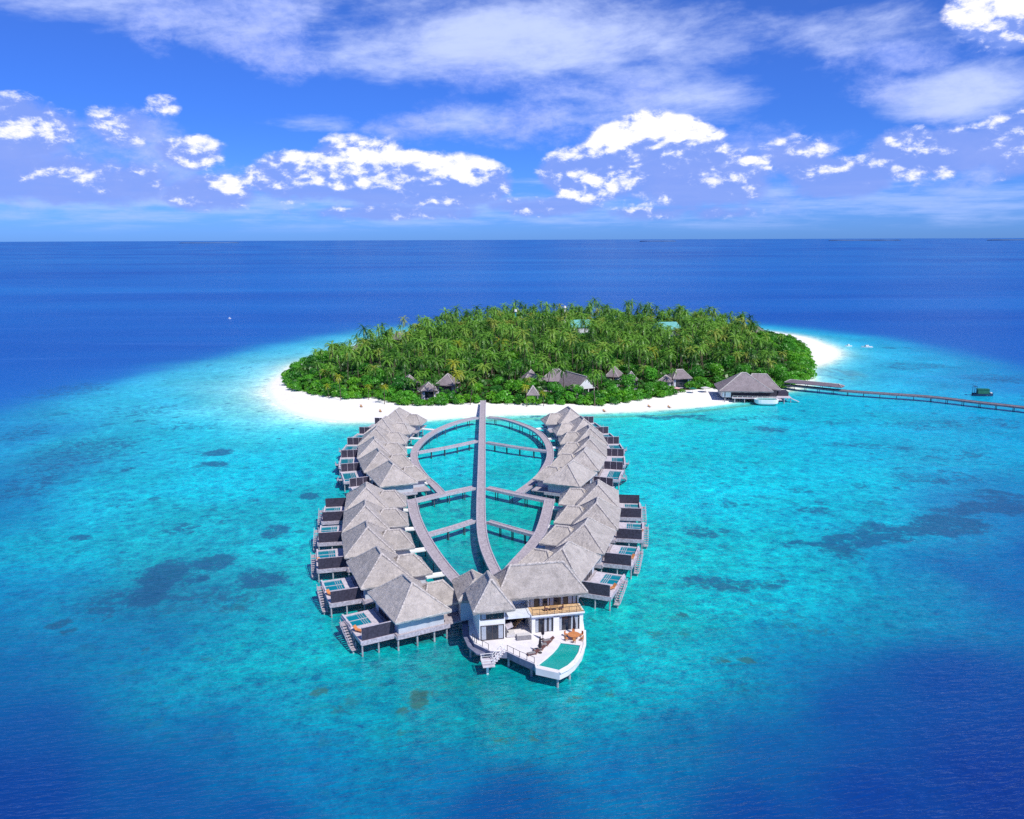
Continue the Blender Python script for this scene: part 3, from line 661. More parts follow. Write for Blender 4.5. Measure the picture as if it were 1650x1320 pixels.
LM = {'ul': [(-12.6, 301.9), (-15.9, 299.2), (-21.2, 291.5), (-26.2, 279.5), (-29.3, 266), (-30.2, 252), (-28.4, 238), (-24.6, 224.5), (-21.0, 215.5), (-18.2, 207.8)],
      'll': [(-25.4, 202.6), (-23.1, 190), (-20.4, 178.9), (-17.2, 168.2), (-14.2, 159.6), (-11.3, 152.4), (-8.4, 145.5)],
      'ur': [(-8.9, 302.6), (-3.4, 299.4), (2.5, 291.5), (7.8, 280.5), (10.6, 268.5), (11.7, 255.5), (11.2, 242), (8.6, 227.5), (5.6, 217.6), (1.6, 208)],
      'lr': [(9.4, 202.2), (7.8, 188), (6.0, 176.7), (3.5, 168), (.8, 160.2), (-1.6, 153)]}
boardwalk(LM['ul'], 2.0, 2.85, 'far left curved boardwalk of the upper loop beside the far left villas')
boardwalk(LM['ur'], 2.0, 2.85, 'far right curved boardwalk of the upper loop beside the far right villas')
boardwalk(LM['ll'], 2.35, 2.88, 'near left curved boardwalk of the lower loop ending behind the two-storey villa')
boardwalk(LM['lr'], 2.35, 2.88, 'near right curved boardwalk of the lower loop ending behind the two-storey villa')
boardwalk([(-10.2, 213.2), (-17.9, 207.4), (-26.2, 200.6)], 1.9, 2.81, 'left cross boardwalk where the upper and lower loops meet', 4.6)
boardwalk([(-6.6, 212.9), (1.0, 207.2), (10.2, 200.9)], 1.9, 2.81, 'right cross boardwalk where the upper and lower loops meet', 4.6)
boardwalk([(-9.0, 186.6), (-13.5, 182.0), (-19.6, 176.6)], 1.35, 2.79, 'left narrow cross boardwalk inside the lower loop', 3.6)
boardwalk([(-5.6, 185.9), (0, 181), (5.6, 176.4)], 1.35, 2.79, 'right narrow cross boardwalk inside the lower loop', 3.6)
boardwalk([(-11.4, 265.6), (-20, 257.5), (-29.2, 250.6)], 1.35, 2.79, 'left narrow cross boardwalk inside the upper loop', 4.2)
boardwalk([(-8.2, 263.6), (1.0, 257.2), (11.2, 251.4)], 1.35, 2.79, 'right narrow cross boardwalk inside the upper loop', 4.2)

# ------------------------------------------------------------------ stilted water villas
DZ = 2.8
VCACHE = {}
def villa_meshes(sx, sy):
    """sx = 1 when the walkway lies on local +x; sy = 1 when the deck screen is at the front"""
    k = (sx, sy)
    if k in VCACHE: return VCACHE[k]
    D = {}; P0 = .5 if sy == 1 else -3.4
    m1, c1 = hip_roof(5.1, 7.0, 5.45, 4.1, ridge=2.0, sx=sx, seed=5, seg=14)
    m2, c2 = hip_roof(4.1, 4.0, 4.95, 2.7, ridge=1.4, cx=5.3, cy=.5, sx=sx, seed=9)
    D['roof'] = (fringe(m1.mesh('roof', M['thatch']), 14), c1.mesh('ridge_cap', M['ridge']))
    D['entry_roof'] = (fringe(m2.mesh('entry_roof', M['thatch']), 12), c2.mesh('ridge_cap', M['ridge']))
    D['deck'] = MB(sx).box(-4.55, 8.6, -6.2, 6.1, DZ - .22, DZ).mesh('deck', M['plank'])
    b = MB(sx, 1); b.box(-4.45, 5.0, -6.32, -6.2, DZ - .75, DZ + .04); b.box(-4.4, 8.5, -3.4, -3.1, DZ - .75, DZ - .22); b.box(-4.4, 8.5, 3.0, 3.3, DZ - .75, DZ - .22); b.box(-4.67, -4.55, -6.3, 6.1, DZ - .7, DZ - .22)
    D['floor_beam'] = b.mesh('floor_beam', M['beam'])
    w = MB(sx, 1); w.box(-4.1, 4.1, -5.75, 5.6, DZ, 5.45); w.box(4.1, 8.2, -2.5, 3.5, DZ, 4.9)
    D['wall'] = w.mesh('wall', M['wall'])
    D['door'] = MB(sx).box(8.2, 8.26, -.4, .8, DZ, DZ + 2.0).mesh('door', M['frame'])
    sw = sx
    g = MB(sx, sy); g.box(-4.16, -4.1, -3.8, 3.6, DZ + .05, DZ + 2.2); D['glass_door'] = g.mesh('glass_door', M['glass'])
    fr = MB(sx, sy)
    for yy in (-3.8, -2.3, -.8, .7, 2.2, 3.55): fr.box(-4.22, -4.16, yy, yy + .1, DZ + .05, DZ + 2.25)
    fr.box(-4.22, -4.16, -3.8, 3.65, DZ + 2.2, DZ + 2.3); D['door_frame'] = fr.mesh('door_frame', M['frame'])
    # outboard deck with pool
    d = MB(sx, sy)
    d.box(-6.4, -4.67, -5.15, 5.6, DZ - .22, DZ - .01); d.box(-10.4, -6.4, -5.15, P0 - .2, DZ - .22, DZ - .01); d.box(-10.4, -6.4, 5.35, 5.6, DZ - .22, DZ - .01)
    D['pool_deck'] = d.mesh('pool_deck', M['plank_pale'])
    e = MB(sx, sy); e.box(-10.4, -4.67, -5.3, -5.15, DZ - .80, DZ + .02); e.box(-10.52, -10.4, -5.3, 5.6, DZ - .6, DZ + .02); e.box(-10.4, -4.67, 5.6, 5.72, DZ - .6, DZ)
    D['deck_edge'] = e.mesh('deck_edge', M['beam'])
    p = MB(sx, sy); p.box(-10.1, -6.6, P0, 5.15, DZ - .9, DZ - .12); D['pool'] = p.mesh('pool', M['pool_small'])
    r_ = MB(sx, sy); r_.box(-10.4, -10.1, P0 - .2, 5.35, DZ - .9, DZ + .42); r_.box(-6.6, -6.4, P0 - .2, 5.35, DZ - .9, DZ + .03); r_.box(-10.1, -6.6, P0 - .2, P0, DZ - .9, DZ + .03); r_.box(-10.1, -6.6, 5.15, 5.35, DZ - .9, DZ + .03)
    D['pool_rim'] = r_.mesh('pool_rim', M['plank_pale'])
    t = MB(sx, sy)
    for q_ in range(3): t.box(-7.9 + q_ * .4, -7.84 + q_ * .4, P0, 5.15, DZ - .11, DZ - .04)
    t.box(-10.1, -6.6, 2.9, 2.97, DZ - .11, DZ - .03)
    D['pool_step'] = t.mesh('pool_step', M['plank_pale'])
    s = MB(sx, sy); s.box(-10.15, -4.75, -5.14, -5.02, DZ, DZ + 2.25); D['screen'] = s.mesh('screen', M['panel'])
    s2 = MB(sx, sy); s2.box(-10.2, -4.7, -5.2, -4.96, DZ + 2.25, DZ + 2.33)
    for xx in (-10.2, -8.4, -6.6, -4.85): s2.box(xx, xx + .1, -5.0, -4.92, DZ, DZ + 2.25)
    D['screen_frame'] = s2.mesh('screen_frame', M['beam'])
    # outer stair
    st = MB(sx, sy); n = 9
    for i in range(n):
        y = 2.4 - i * .58; z = DZ - .12 - i * .23
        st.box(-11.5, -10.6, y - .46, y, z - .07, z)
    st.box(-11.55, -10.55, -3.6, -2.75, .62, .72)
    st.box(-11.5, -10.53, 2.4, 3.4, DZ - .22, DZ)
    D['stair'] = st.mesh('stair', M['plank'])
    sr = MB(sx, sy)
    for xx in (-11.56, -10.57):
        sr.bar((xx, 2.5, DZ - .3), (xx, -2.8, .60), .08, .26)
        sr.bar((xx, 2.5, DZ + .85), (xx, -2.8, 1.62), .07, .07)
        for i in range(5):
            y = 2.4 - i * 1.28; z = DZ - .12 - i * .50
            sr.box(xx - .04, xx + .04, y - .04, y + .04, z - .1, z + .95)
    D['stair_rail'] = sr.mesh('stair_rail', M['beam'])
    VCACHE[k] = D; return D
PILES_V = [(-4.3, -5.9), (-.9, -5.9), (2.2, -5.9), (4.5, -5.9), (8.2, -3.4), (8.2, 2.4), (4.5, 5.6), (-4.3, 5.6), (0, 5.6)]
PILES_O = [(-10.2, -5.0), (-7.4, -5.0), (-10.2, .4), (-10.2, 5.3), (-11.2, -3.2)]
def villa(cx, cy, hx, hy, side, front, label, bridge_to, extra=False, detail=True):
    """side = 1 for the left rows; hx,hy = heading of the ridge pointing away from the big villa"""
    rz = math.atan2(hy, hx) - math.pi / 2
    grp = 'thatched water villas of the left row' if side == 1 else 'thatched water villas of the right row'
    root = empty('water_villa', (cx, cy, 0), rz, label, 'villa', grp)
    D = villa_meshes(side, front)
    for nm, me in D.items():
        if isinstance(me, tuple):
            o = link(nm, me[0], root); link('ridge_cap', me[1], o)
        elif nm == 'door_frame': link(nm, me, last)
        elif nm in ('pool_rim', 'pool_step'): link(nm, me, last)
        elif nm == 'screen_frame': link(nm, me, last)
        elif nm == 'stair_rail': link(nm, me, last)
        else:
            last_ = link(nm, me, root)
            if nm in ('glass_door', 'pool', 'screen', 'stair'): last = last_
    for x, y in PILES_V: link('pile', pile_mesh(.17, 2.2), root, (x * side, y, 2.2))
    for x, y in PILES_O: link('pile', pile_mesh(.15, .7 if x < -11 else 2.2), root, (x * side, y * front, .7 if x < -11 else 2.2))
    if extra:
        s = MB(side, front); s.box(-10.2, -4.75, 5.62, 5.74, DZ + .02, DZ + 2.2); s.obj('screen', M['panel'], root)
    # bridge to the boardwalk
    c, s_ = math.cos(-rz), math.sin(-rz)
    dx_, dy_ = bridge_to[0] - cx, bridge_to[1] - cy
    lx, ly = dx_ * c - dy_ * s_, dx_ * s_ + dy_ * c
    lx -= 1.0 * side
    b = MB(); x0 = 8.3 * side
    sgn = side
    if (lx - x0) * sgn > .3:
        y0 = .2
        b.bar((x0, y0, DZ - .06), (lx, ly, DZ - .04), 1.7, .14); b.obj('entry_bridge', M['white'], root)
        v = Vector((lx - x0, ly - y0, 0)).normalized(); n_ = Vector((-v.y, v.x, 0)) * .82
        r = MB()
        for q_ in (-1, 1):
            a0 = Vector((x0, y0, 0)) + n_ * q_; a1 = Vector((lx, ly, 0)) + n_ * q_
            r.bar((a0.x, a0.y, DZ + .08), (a1.x, a1.y, DZ + .08), .12, .22)
        r.obj('side_rail', M['white'], root)
    return root
def norm(x, y):
    l = math.hypot(x, y); return x / l, y / l
def nearest(path, x, y):
    P = catmull(path, .7); return min(((p.x, p.y) for p in P), key=lambda p: (p[0] - x) ** 2 + (p[1] - y) ** 2)
rows = {
 ('left', 'near'): ([(-18.7, 138.5), (-25.45, 152.2), (-29.9, 167.0), (-32.5, 181.3), (-34.6, 195.2)], 'll', 1, 1),
 ('left', 'far'): ([(-32.2, 215.8), (-37.3, 229.3), (-40.4, 243.6), (-41.8, 258.4), (-41.2, 272.5), (-38.6, 286.8)], 'ul', 1, -1),
 ('right', 'near'): ([(10.7, 154.5), (15.7, 168.6), (19.0, 182.6), (20.5, 196.6)], 'lr', -1, 1),
 ('right', 'far'): ([(15.9, 215.1), (20.5, 229.6), (22.8, 243.4), (23.6, 257.9), (22.3, 271.3), (19.1, 287.6)], 'ur', -1, -1)}
ORD = ['first', 'second', 'third', 'fourth', 'fifth', 'sixth']
VILLAS = []
for (sd_, nf), (pk, arc, side, front) in rows.items():
    n = len(pk)
    for i, (px, py) in enumerate(pk):
        a = pk[max(i - 1, 0)]; b = pk[min(i + 1, n - 1)]
        hx, hy = norm(b[0] - a[0], b[1] - a[1])
        if i == 0 and nf == 'near' and sd_ == 'left': hx, hy = norm(-.476, .879)
        if i == 0 and nf == 'far': hx, hy = norm(-.40 * side, .917)
        if i == 0 and nf == 'near' and sd_ == 'right': hx, hy = norm(.37, .93)
        ix, iy = hy * side, -hx * side      # inner direction
        ox = -.65 if sd_ == 'left' else -.45
        cx, cy = px - 2.5 * hx + ox * ix, py - 2.5 * hy + ox * iy
        br = nearest(LM[arc], cx + ix * 8, cy + iy * 8)
        lab = {'near': 'thatched water villa, %s from the front in the %s row of the near oval',
               'far': 'thatched water villa, %s from the front in the %s row of the far oval'}[nf] % (ORD[i], sd_)
        if nf == 'near' and i == 0 and sd_ == 'left': lab = 'nearest grey thatched villa on stilts, left of the white two-storey villa'
        if nf == 'near' and i == 0 and sd_ == 'right': lab = 'grey thatched villa on stilts directly behind the white two-storey villa'
        if nf == 'far' and i == 5: lab = 'grey thatched villa on stilts closest to the beach in the %s row' % sd_
        r = villa(cx, cy, hx, hy, side, front, lab, br, extra=(nf == 'near' and i == n - 1))
        VILLAS.append((r, side, front, nf, i, sd_))
# deck chairs and little parasols on the pool decks of the nearer villas
def deck_chair(loc, rz, label, key='orange'):
    t = empty('deck_chair', loc, rz, label, 'deck chair', 'deck chairs on the pool decks')
    MB().box(-.35, .35, -.9, .35, .30, .42).obj('seat', M[key], t)
    MB().bar((0, .33, .36), (0, .85, .95), .7, .09).obj('backrest', M[key], t)
    for x, y in ((-.3, -.8), (.3, -.8), (-.3, .3), (.3, .3)): MB().box(x - .035, x + .035, y - .035, y + .035, 0, .30).obj('leg', M['wood'], t)
    return t
for r, side, front, nf, i, sd_ in VILLAS:
    if nf != 'near' or i > 3: continue
    mw = r.matrix_basis.copy()
    mw = Matrix.Translation(r.location) @ Matrix.Rotation(r.rotation_euler.z, 4, 'Z')
    for k, (x, y, key, w_) in enumerate(((-9.7, -1.6, 'orange', 'orange'), (-7.6, -3.2, 'cushion', 'pale'))):
        if k == 1 and i > 1: continue
        p = mw @ Vector((x * side, y * front, DZ))
        deck_chair(p, r.rotation_euler.z + (.6 if side == 1 else -.6) + k, '%s deck chair on the pool deck of the %s villa in the near %s row' % (w_, ORD[i], sd_), key)

# ------------------------------------------------------------------ white two-storey villa on stilts
BA = R(11.0)
BX, BY = Vector((math.cos(BA), math.sin(BA), 0)), Vector((-math.sin(BA), math.cos(BA), 0))
BO = Vector((0, 130, 0))
def bl(x, y):            # world -> local of the villa
    d = Vector((x, y, 0)) - BO; return (d.dot(BX), d.dot(BY))
def bw(x, y, z=DZ):
    p = BO + BX * x + BY * y; return (p.x, p.y, z)
big = empty('two_storey_villa', BO, BA, 'white two-storey villa with thatched roofs, terrace and curved pool at the near end', 'villa')
F2 = 6.15
# main roof, wing roof, rear roof
put_roof('roof', big, *hip_roof(7.9, 4.5, 8.75, 3.9, ridge=4.6, cx=5.0, cy=4.1, seed=21, seg=18, thick=.45))
put_roof('wing_roof', big, *hip_roof(3.5, 4.6, 8.3, 4.15, ridge=1.6, cx=-3.7, cy=1.1, seed=22, seg=14, thick=.45))
put_roof('entry_roof', big, *hip_roof(3.4, 4.6, 6.6, 2.6, ridge=2.0, cx=-5.1, cy=9.6, seed=23, thick=.4))
put_roof('rear_roof', big, *hip_roof(3.2, 3.0, 7.6, 2.6, ridge=.4, cx=7.0, cy=9.2, seed=24, thick=.4))
# walls
w = MB()
w.box(-6.0, -1.75, -2.4, 7.0, DZ, 8.4)                      # left wing
w.box(2.9, 3.3, -1.6, 8.0, DZ, F2 - .3); w.box(11.3, 11.7, -1.6, 8.0, DZ, F2 - .3)
w.box(6.6, 7.6, -1.6, -1.2, DZ, F2 - .3); w.box(3.3, 11.3, -1.6, -1.2, F2 - .75, F2 - .3)
w.box(3.3, 3.5, -1.6, -1.2, DZ, F2 - .75); w.box(11.1, 11.3, -1.6, -1.2, DZ, F2 - .75)
w.box(2.75, 11.85, -2.0, 8.0, F2 - .3, F2 - .03)            # floor slab with white fascia
w.box(2.9, 11.7, 1.4, 8.0, F2, 8.9)
w.box(-1.75, 2.9, 3.2, 8.0, DZ, 8.7)
w.obj('wall', M['white'], big)
MB().box(-8.0, -2.4, 5.6, 13.4, DZ, 6.5).obj('entry_wall', M['wall'], big)
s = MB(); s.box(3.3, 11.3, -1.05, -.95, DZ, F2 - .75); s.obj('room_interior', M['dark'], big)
# balcony
MB().box(2.9, 11.7, -1.9, 1.4, F2 - .03, F2 + .01).obj('balcony_floor', M['wood_light'], big)
r_ = MB(); r_.box(2.85, 11.8, -1.96, -1.9, F2 + 1.0, F2 + 1.07); r_.box(2.85, 11.8, -1.95, -1.91, F2 + .1, F2 + .14)
for i in range(8): x = 2.87 + i * 1.26; r_.box(x, x + .06, -1.96, -1.9, F2 - .2, F2 + 1.0)
for x in (2.85, 11.74): r_.box(x, x + .06, -1.9, 1.4, F2 + 1.0, F2 + 1.07)
r_.obj('balcony_railing', M['frame'], big)
def window(x0, x1, y, z0, z1, n, curt=(), parent=big):
    """glazed opening on a wall facing local -y"""
    g = MB().box(x0, x1, y - .05, y - .01, z0, z1).obj('window', M['glass'], parent)
    f = MB(); f.box(x0 - .08, x1 + .08, y - .10, y - .052, z1, z1 + .12); f.box(x0 - .08, x1 + .08, y - .10, y - .052, z0 - .10, z0)
    for i in range(n + 1):
        x = x0 + (x1 - x0) * i / n; f.box(x - .06, x + .06, y - .10, y - .052, z0, z1)
    f.obj('frame', M['frame'], g)
    if curt:
        c = MB()
        for a, b in curt:
            k = 8
            for q in range(k):
                u0, u1 = a + (b - a) * q / k, a + (b - a) * (q + .7) / k
                c.box(u0, u1, y - .075, y - .052, z0 + .03, z1 - .03)
        c.obj('curtain', M['curtain'], g)
window(-5.75, -2.0, -2.4, DZ + .15, DZ + 2.5, 4, ((-5.65, -4.9), (-2.85, -2.1)))
window(-5.75, -2.0, -2.4, F2 + .35, F2 + 1.75, 4, ((-5.65, -4.9),))
window(3.5, 6.6, -1.25, DZ + .02, DZ + 2.45, 4, ((3.6, 4.1), (5.0, 5.5), (5.8, 6.3)))
window(7.6, 11.1, -1.25, DZ + .02, DZ + 2.45, 4, ((7.7, 8.1), (9.7, 10.0), (10.3, 10.9)))
window(3.2, 6.2, 1.4, F2 + .05, F2 + 2.2, 4, ((3.3, 4.0), (4.9, 5.4)))
window(6.6, 11.4, 1.4, F2 + .05, F2 + 2.2, 6, ((6.7, 7.3), (8.6, 9.1), (9.9, 11.2)))
window(-1.5, 2.7, 3.2, DZ + .05, DZ + 2.6, 4, ((-1.4, -1.0),))
# lounge canopy between the wings and dark timber stair behind
MB().box(-1.75, 2.85, -1.5, 3.2, F2 - .45, F2 - .05).obj('canopy', M['white_clad'], big)
s = MB()
for i in range(9): s.box(.2 + i * .28, .5 + i * .28, .8, 2.2, DZ + i * .3, DZ + .12 + i * .3)
s.obj('inner_stair', M['wood'], big)
# terrace slab
TW = [(-7.9, 138.5), (-7.2, 128.8), (-6.2, 125.6), (-3.6, 123.1), (-.94, 122.9), (1.06, 120.9), (3.35, 118.9), (3.5, 117.6), (7.05, 116.0), (8.4, 117.2), (9.6, 119.0), (10.9, 122.0), (11.6, 125.0), (12.0, 130.0), (12.2, 139)]
TL = [bl(*p) for p in TW]
PW = [(3.75, 118.3), (5.15, 120.4), (6.3, 122.3), (7.1, 124.0), (7.7, 125.8), (11.0, 124.9), (10.5, 122.5), (9.6, 120.1), (8.5, 118.3), (7.0, 116.75)]
PL = [bl(*p) for p in PW]
# terrace: polygon ring around the pool built as a fan strip between pool and outline
mb = MB(); top = TL
n = len(TL)
mb.add([(x, y, 1.7) for x, y in TL] + [(x, y, DZ) for x, y in TL], [(i, (i + 1) % n, n + (i + 1) % n, n + i) for i in range(n)] + [tuple(range(n))[::-1]])
import bmesh
from mathutils.geometry import tessellate_polygon
tri = tessellate_polygon([[Vector((x, y, 0)) for x, y in TL], [Vector((x, y, 0)) for x, y in PL]])
allp = TL + PL
mb.add([(x, y, DZ) for x, y in allp], [tuple(t) for t in tri])
m_ = len(PL)
mb.add([(x, y, DZ) for x, y in PL] + [(x, y, DZ - 1.05) for x, y in PL], [(i, (i + 1) % m_, m_ + (i + 1) % m_, m_ + i) for i in range(m_)])
terr = mb.obj('terrace', M['terrace'], big)
MB().prism(PL, DZ - 1.04, DZ - .12).obj('pool', M['pool'], big)
# rim of the pool, slightly proud
def poly_band(poly, w_, z0, z1):
    k = MB(); q = poly + [poly[0]]
    for a, b in zip(q[:-1], q[1:]): k.bar((a[0], a[1], (z0 + z1) / 2), (b[0], b[1], (z0 + z1) / 2), w_, z1 - z0)
    return k
k = MB()
for a, b in zip(PL, PL[1:] + PL[:1]): k.bar((a[0], a[1], DZ + .02), (b[0], b[1], DZ + .02), .22, .10)
k.obj('pool_rim', M['white'], big)
k = MB()
for a, b in zip(TL[8:13], TL[9:14]): k.bar((a[0], a[1], DZ + .05), (b[0], b[1], DZ + .05), .45, .16)
k.obj('terrace_kerb', M['white'], big)
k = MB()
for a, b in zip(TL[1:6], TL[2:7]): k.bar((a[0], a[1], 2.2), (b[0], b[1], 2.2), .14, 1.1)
k.obj('side_fascia', M['fascia_shade'], big)  # strip coloured like a terrace edge in shade
# terrace railing on the left front
k = MB(); RL = [bl(*p) for p in [(-6.6, 127.0), (-5.9, 125.7), (-3.9, 123.5)]]; RL2 = [bl(*p) for p in [(-.9, 123.05), (1.06, 121.05), (3.3, 119.1)]]
for line in (RL, RL2):
    for a, b in zip(line[:-1], line[1:]):
        A, B_ = Vector((a[0], a[1], 0)), Vector((b[0], b[1], 0)); L_ = (B_ - A).length
        k.bar((a[0], a[1], DZ + 1.0), (b[0], b[1], DZ + 1.0), .05)
        for i in range(max(2, int(L_ / 1.3)) + 1):
            p = A.lerp(B_, i / max(2, int(L_ / 1.3))); k.box(p.x - .04, p.x + .04, p.y - .04, p.y + .04, DZ, DZ + 1.0)
k.obj('terrace_railing', M['frame'], big)
# side gallery and stair at the left front corner
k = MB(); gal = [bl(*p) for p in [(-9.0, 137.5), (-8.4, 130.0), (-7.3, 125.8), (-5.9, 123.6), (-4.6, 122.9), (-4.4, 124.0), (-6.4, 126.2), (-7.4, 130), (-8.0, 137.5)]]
k.prism(gal, 1.9, 2.15); k.obj('side_gallery', M['fascia_shade'], big)  # the gallery's shade is put into its base colour
k = MB(); a = bl(-4.0, 121.0)
k.box(a[0] - .9, a[0] + 1.0, a[1] - 1.3, a[1] + 1.6, 1.75, 1.9); b_ = bl(-1.5, 123.4)
for i in range(6):
    t = i / 5; x = a[0] + .9 + (b_[0] - a[0] - 1.1) * t; y = a[1] + (b_[1] - a[1] - .2) * t
    k.box(x - .25, x + .3, y - .75, y + .75, 1.95 + t * .8, 2.03 + t * .8)
st_ = k.obj('terrace_stair', M['plank_pale'], big)
k = MB()
for q in (-1, 1):
    k.bar((a[0] - .9, a[1] + q * 1.1, 2.85), (a[0] + .9, a[1] + q * 1.1, 2.85), .07); k.bar((a[0] + .9, a[1] + q * .8, 2.85), (b_[0], b_[1] + q * .8, 3.7), .07)
    k.bar((a[0] - .9, a[1] + q * 1.1, 2.4), (a[0] + .9, a[1] + q * 1.1, 2.4), .05); k.bar((a[0] + .9, a[1] + q * .8, 2.4), (b_[0], b_[1] + q * .8, 3.2), .05)
    for t in (0, .33, .66, 1):
        x = a[0] + .9 + (b_[0] - a[0] - .9) * t; y = a[1] + q * .8 + (b_[1] - a[1]) * t; z = 2.85 + .85 * t
        k.box(x - .04, x + .04, y - .04, y + .04, z - 1.0, z)
k.box(a[0] - .94, a[0] - .86, a[1] - 1.1, a[1] + 1.1, 2.8, 2.88); k.box(a[0] - .94, a[0] - .86, a[1] - 1.1, a[1] + 1.1, 2.35, 2.43)
k.obj('stair_rail', M['white'], st_)
k = MB(); k.bar(tuple(a) + (-.5 + .5,), (a[0], a[1], 1.75), .34); k.obj('stair_post', M['white'], st_)
for x, y in [(-.68, 123.2), (2.91, 120.2), (6.8, 116.9), (8.8, 119.3), (10.4, 123.6), (-4.9, 124.6), (-7.0, 129.5), (-7.6, 134), (3.2, 124), (7.8, 124), (2, 130), (8, 130), (11.5, 128.6), (11.8, 135), (-2, 130), (-3, 125.5), (-6.9, 126.3)]:
    x, y = bl(x, y); link('pile', pile_mesh(.19, 1.7), big, (x, y, 1.7))
# furniture on the terrace: every piece a thing of its own
def lounger(p, rz, label):
    t = empty('sun_lounger', p, rz, label, 'sun lounger', 'sun loungers on the white terrace')
    MB().box(-.36, .36, -1.0, .45, .24, .32).obj('seat', M['red'], t)
    MB().bar((0, .43, .30), (0, .98, .66), .72, .08).obj('backrest', M['red'], t)
    MB().box(-.30, .30, -.9, .35, .32, .40).obj('cushion', M['grey_wicker'], t)
    for x, y in ((-.3, -.9), (.3, -.9), (-.3, .4), (.3, .4)): MB().box(x - .04, x + .04, y - .04, y + .04, 0, .24).obj('leg', M['wood'], t)
for x, y, l in ((3.2, 121.9, 'dark red sun lounger nearest the terrace railing'), (4.2, 123.2, 'dark red sun lounger between the two closed parasols'), (5.1, 124.7, 'dark red sun lounger beside the middle of the pool'), (5.8, 126.2, 'dark red sun lounger farthest from the railing, near the wall')):
    lounger((x, y, DZ), R(-68), l)
def parasol(p, label):
    t = empty('parasol', p, 0, label, 'parasol', 'closed dark parasols on the white terrace')
    MB().tube([(0, 0, 0), (0, 0, 2.9)], .04, 8).obj('pole', M['frame'], t)
    MB().tube([(0, 0, .9), (0, 0, 1.2), (0, 0, 2.0), (0, 0, 2.75), (0, 0, 2.9)], [.20, .28, .2, .09, .02], 9).obj('canopy', M['canvas_dark'], t)
    MB().tube([(0, 0, 0), (0, 0, .09)], .32, 12).obj('base', M['frame'], t)
parasol((4.3, 122.4, DZ), 'closed dark parasol among the loungers, nearer the pool end')
parasol((4.9, 126.9, DZ), 'closed dark parasol behind the loungers near the sliding doors')
parasol((10.2, 129.0, DZ), 'closed dark parasol standing by the round dining table')
t = empty('dining_table', (10.0, 127.2, DZ), BA, 'round orange wooden dining table at the right end of the terrace', 'table')
MB().tube([(0, 0, .70), (0, 0, .76)], 1.05, 20).obj('tabletop', M['orange'], t); MB().tube([(0, 0, 0), (0, 0, .70)], [.35, .10], 8).obj('pedestal', M['orange'], t)
for k_ in range(6):
    a = k_ * math.pi / 3 + .3
    d_ = ['right', 'back right', 'back left', 'left', 'front left', 'front right'][k_]
    c = empty('dining_chair', (10.0 + 1.45 * math.cos(a + BA), 127.2 + 1.45 * math.sin(a + BA), DZ), a + BA - math.pi / 2, 'orange wooden chair on the %s side of the round dining table' % d_, 'chair', 'wooden chairs around the terrace table')
    MB().box(-.24, .24, -.24, .24, .40, .47).obj('seat', M['orange'], c); MB().box(-.24, .24, .20, .27, .47, .95).obj('backrest', M['orange'], c)
    for x, y in ((-.2, -.2), (.2, -.2), (-.2, .2), (.2, .2)): MB().box(x - .03, x + .03, y - .03, y + .03, 0, .40).obj('leg', M['wood'], c)
t = empty('daybed', bw(-.7, -1.4), BA, 'pale canopied daybed between the left wing and the sliding doors', 'daybed')
MB().box(-.75, .75, -.9, .9, .1, .45).obj('mattress', M['cushion'], t); MB().box(-.8, -.7, -.95, .95, .45, 1.5).obj('side_screen', M['grey_wicker'], t)
MB().bar((-.75, 0, 1.55), (.35, 0, 1.95), 1.9, .07).obj('canopy', M['plank_pale'], t)
t = empty('lounge_sofa', bw(1.2, -2.9), BA, 'grey woven lounge sofa with pale cushions in the middle of the terrace', 'sofa')
MB().box(-1.15, 1.15, -.6, .9, .05, .40).obj('frame', M['grey_wicker'], t); MB().box(-1.2, 1.2, -.72, -.60, .05, .78).obj('backrest', M['grey_wicker'], t); MB().box(-1.05, 1.05, -.5, .85, .40, .55).obj('cushion', M['cushion'], t)
t = empty('balcony_table', bw(6.9, -.6, F2 + .01), BA, 'dark table with chairs drawn round it on the upper balcony', 'table')
MB().box(-.7, .7, -.4, .4, .68, .74).obj('tabletop', M['wood'], t)
for x, y in ((-.6, -.3), (.6, -.3), (-.6, .3), (.6, .3)): MB().box(x - .04, x + .04, y - .04, y + .04, 0, .68).obj('leg', M['wood'], t)
for x, l in ((-1.3, 'left'), (1.3, 'right')):
    c = empty('balcony_chair', bw(6.9 + x, -.6, F2 + .01), BA, 'dark chair on the %s side of the balcony table' % l, 'chair', 'chairs on the upper balcony')
    MB().box(-.3, .3, -.3, .3, .35, .45).obj('seat', M['red'], c); MB().box(-.3 if x < 0 else .22, -.22 if x < 0 else .3, -.3, .3, .45, .95).obj('backrest', M['red'], c)
    for xx, y in ((-.25, -.25), (.25, -.25), (-.25, .25), (.25, .25)): MB().box(xx - .03, xx + .03, y - .03, y + .03, 0, .35).obj('leg', M['wood'], c)

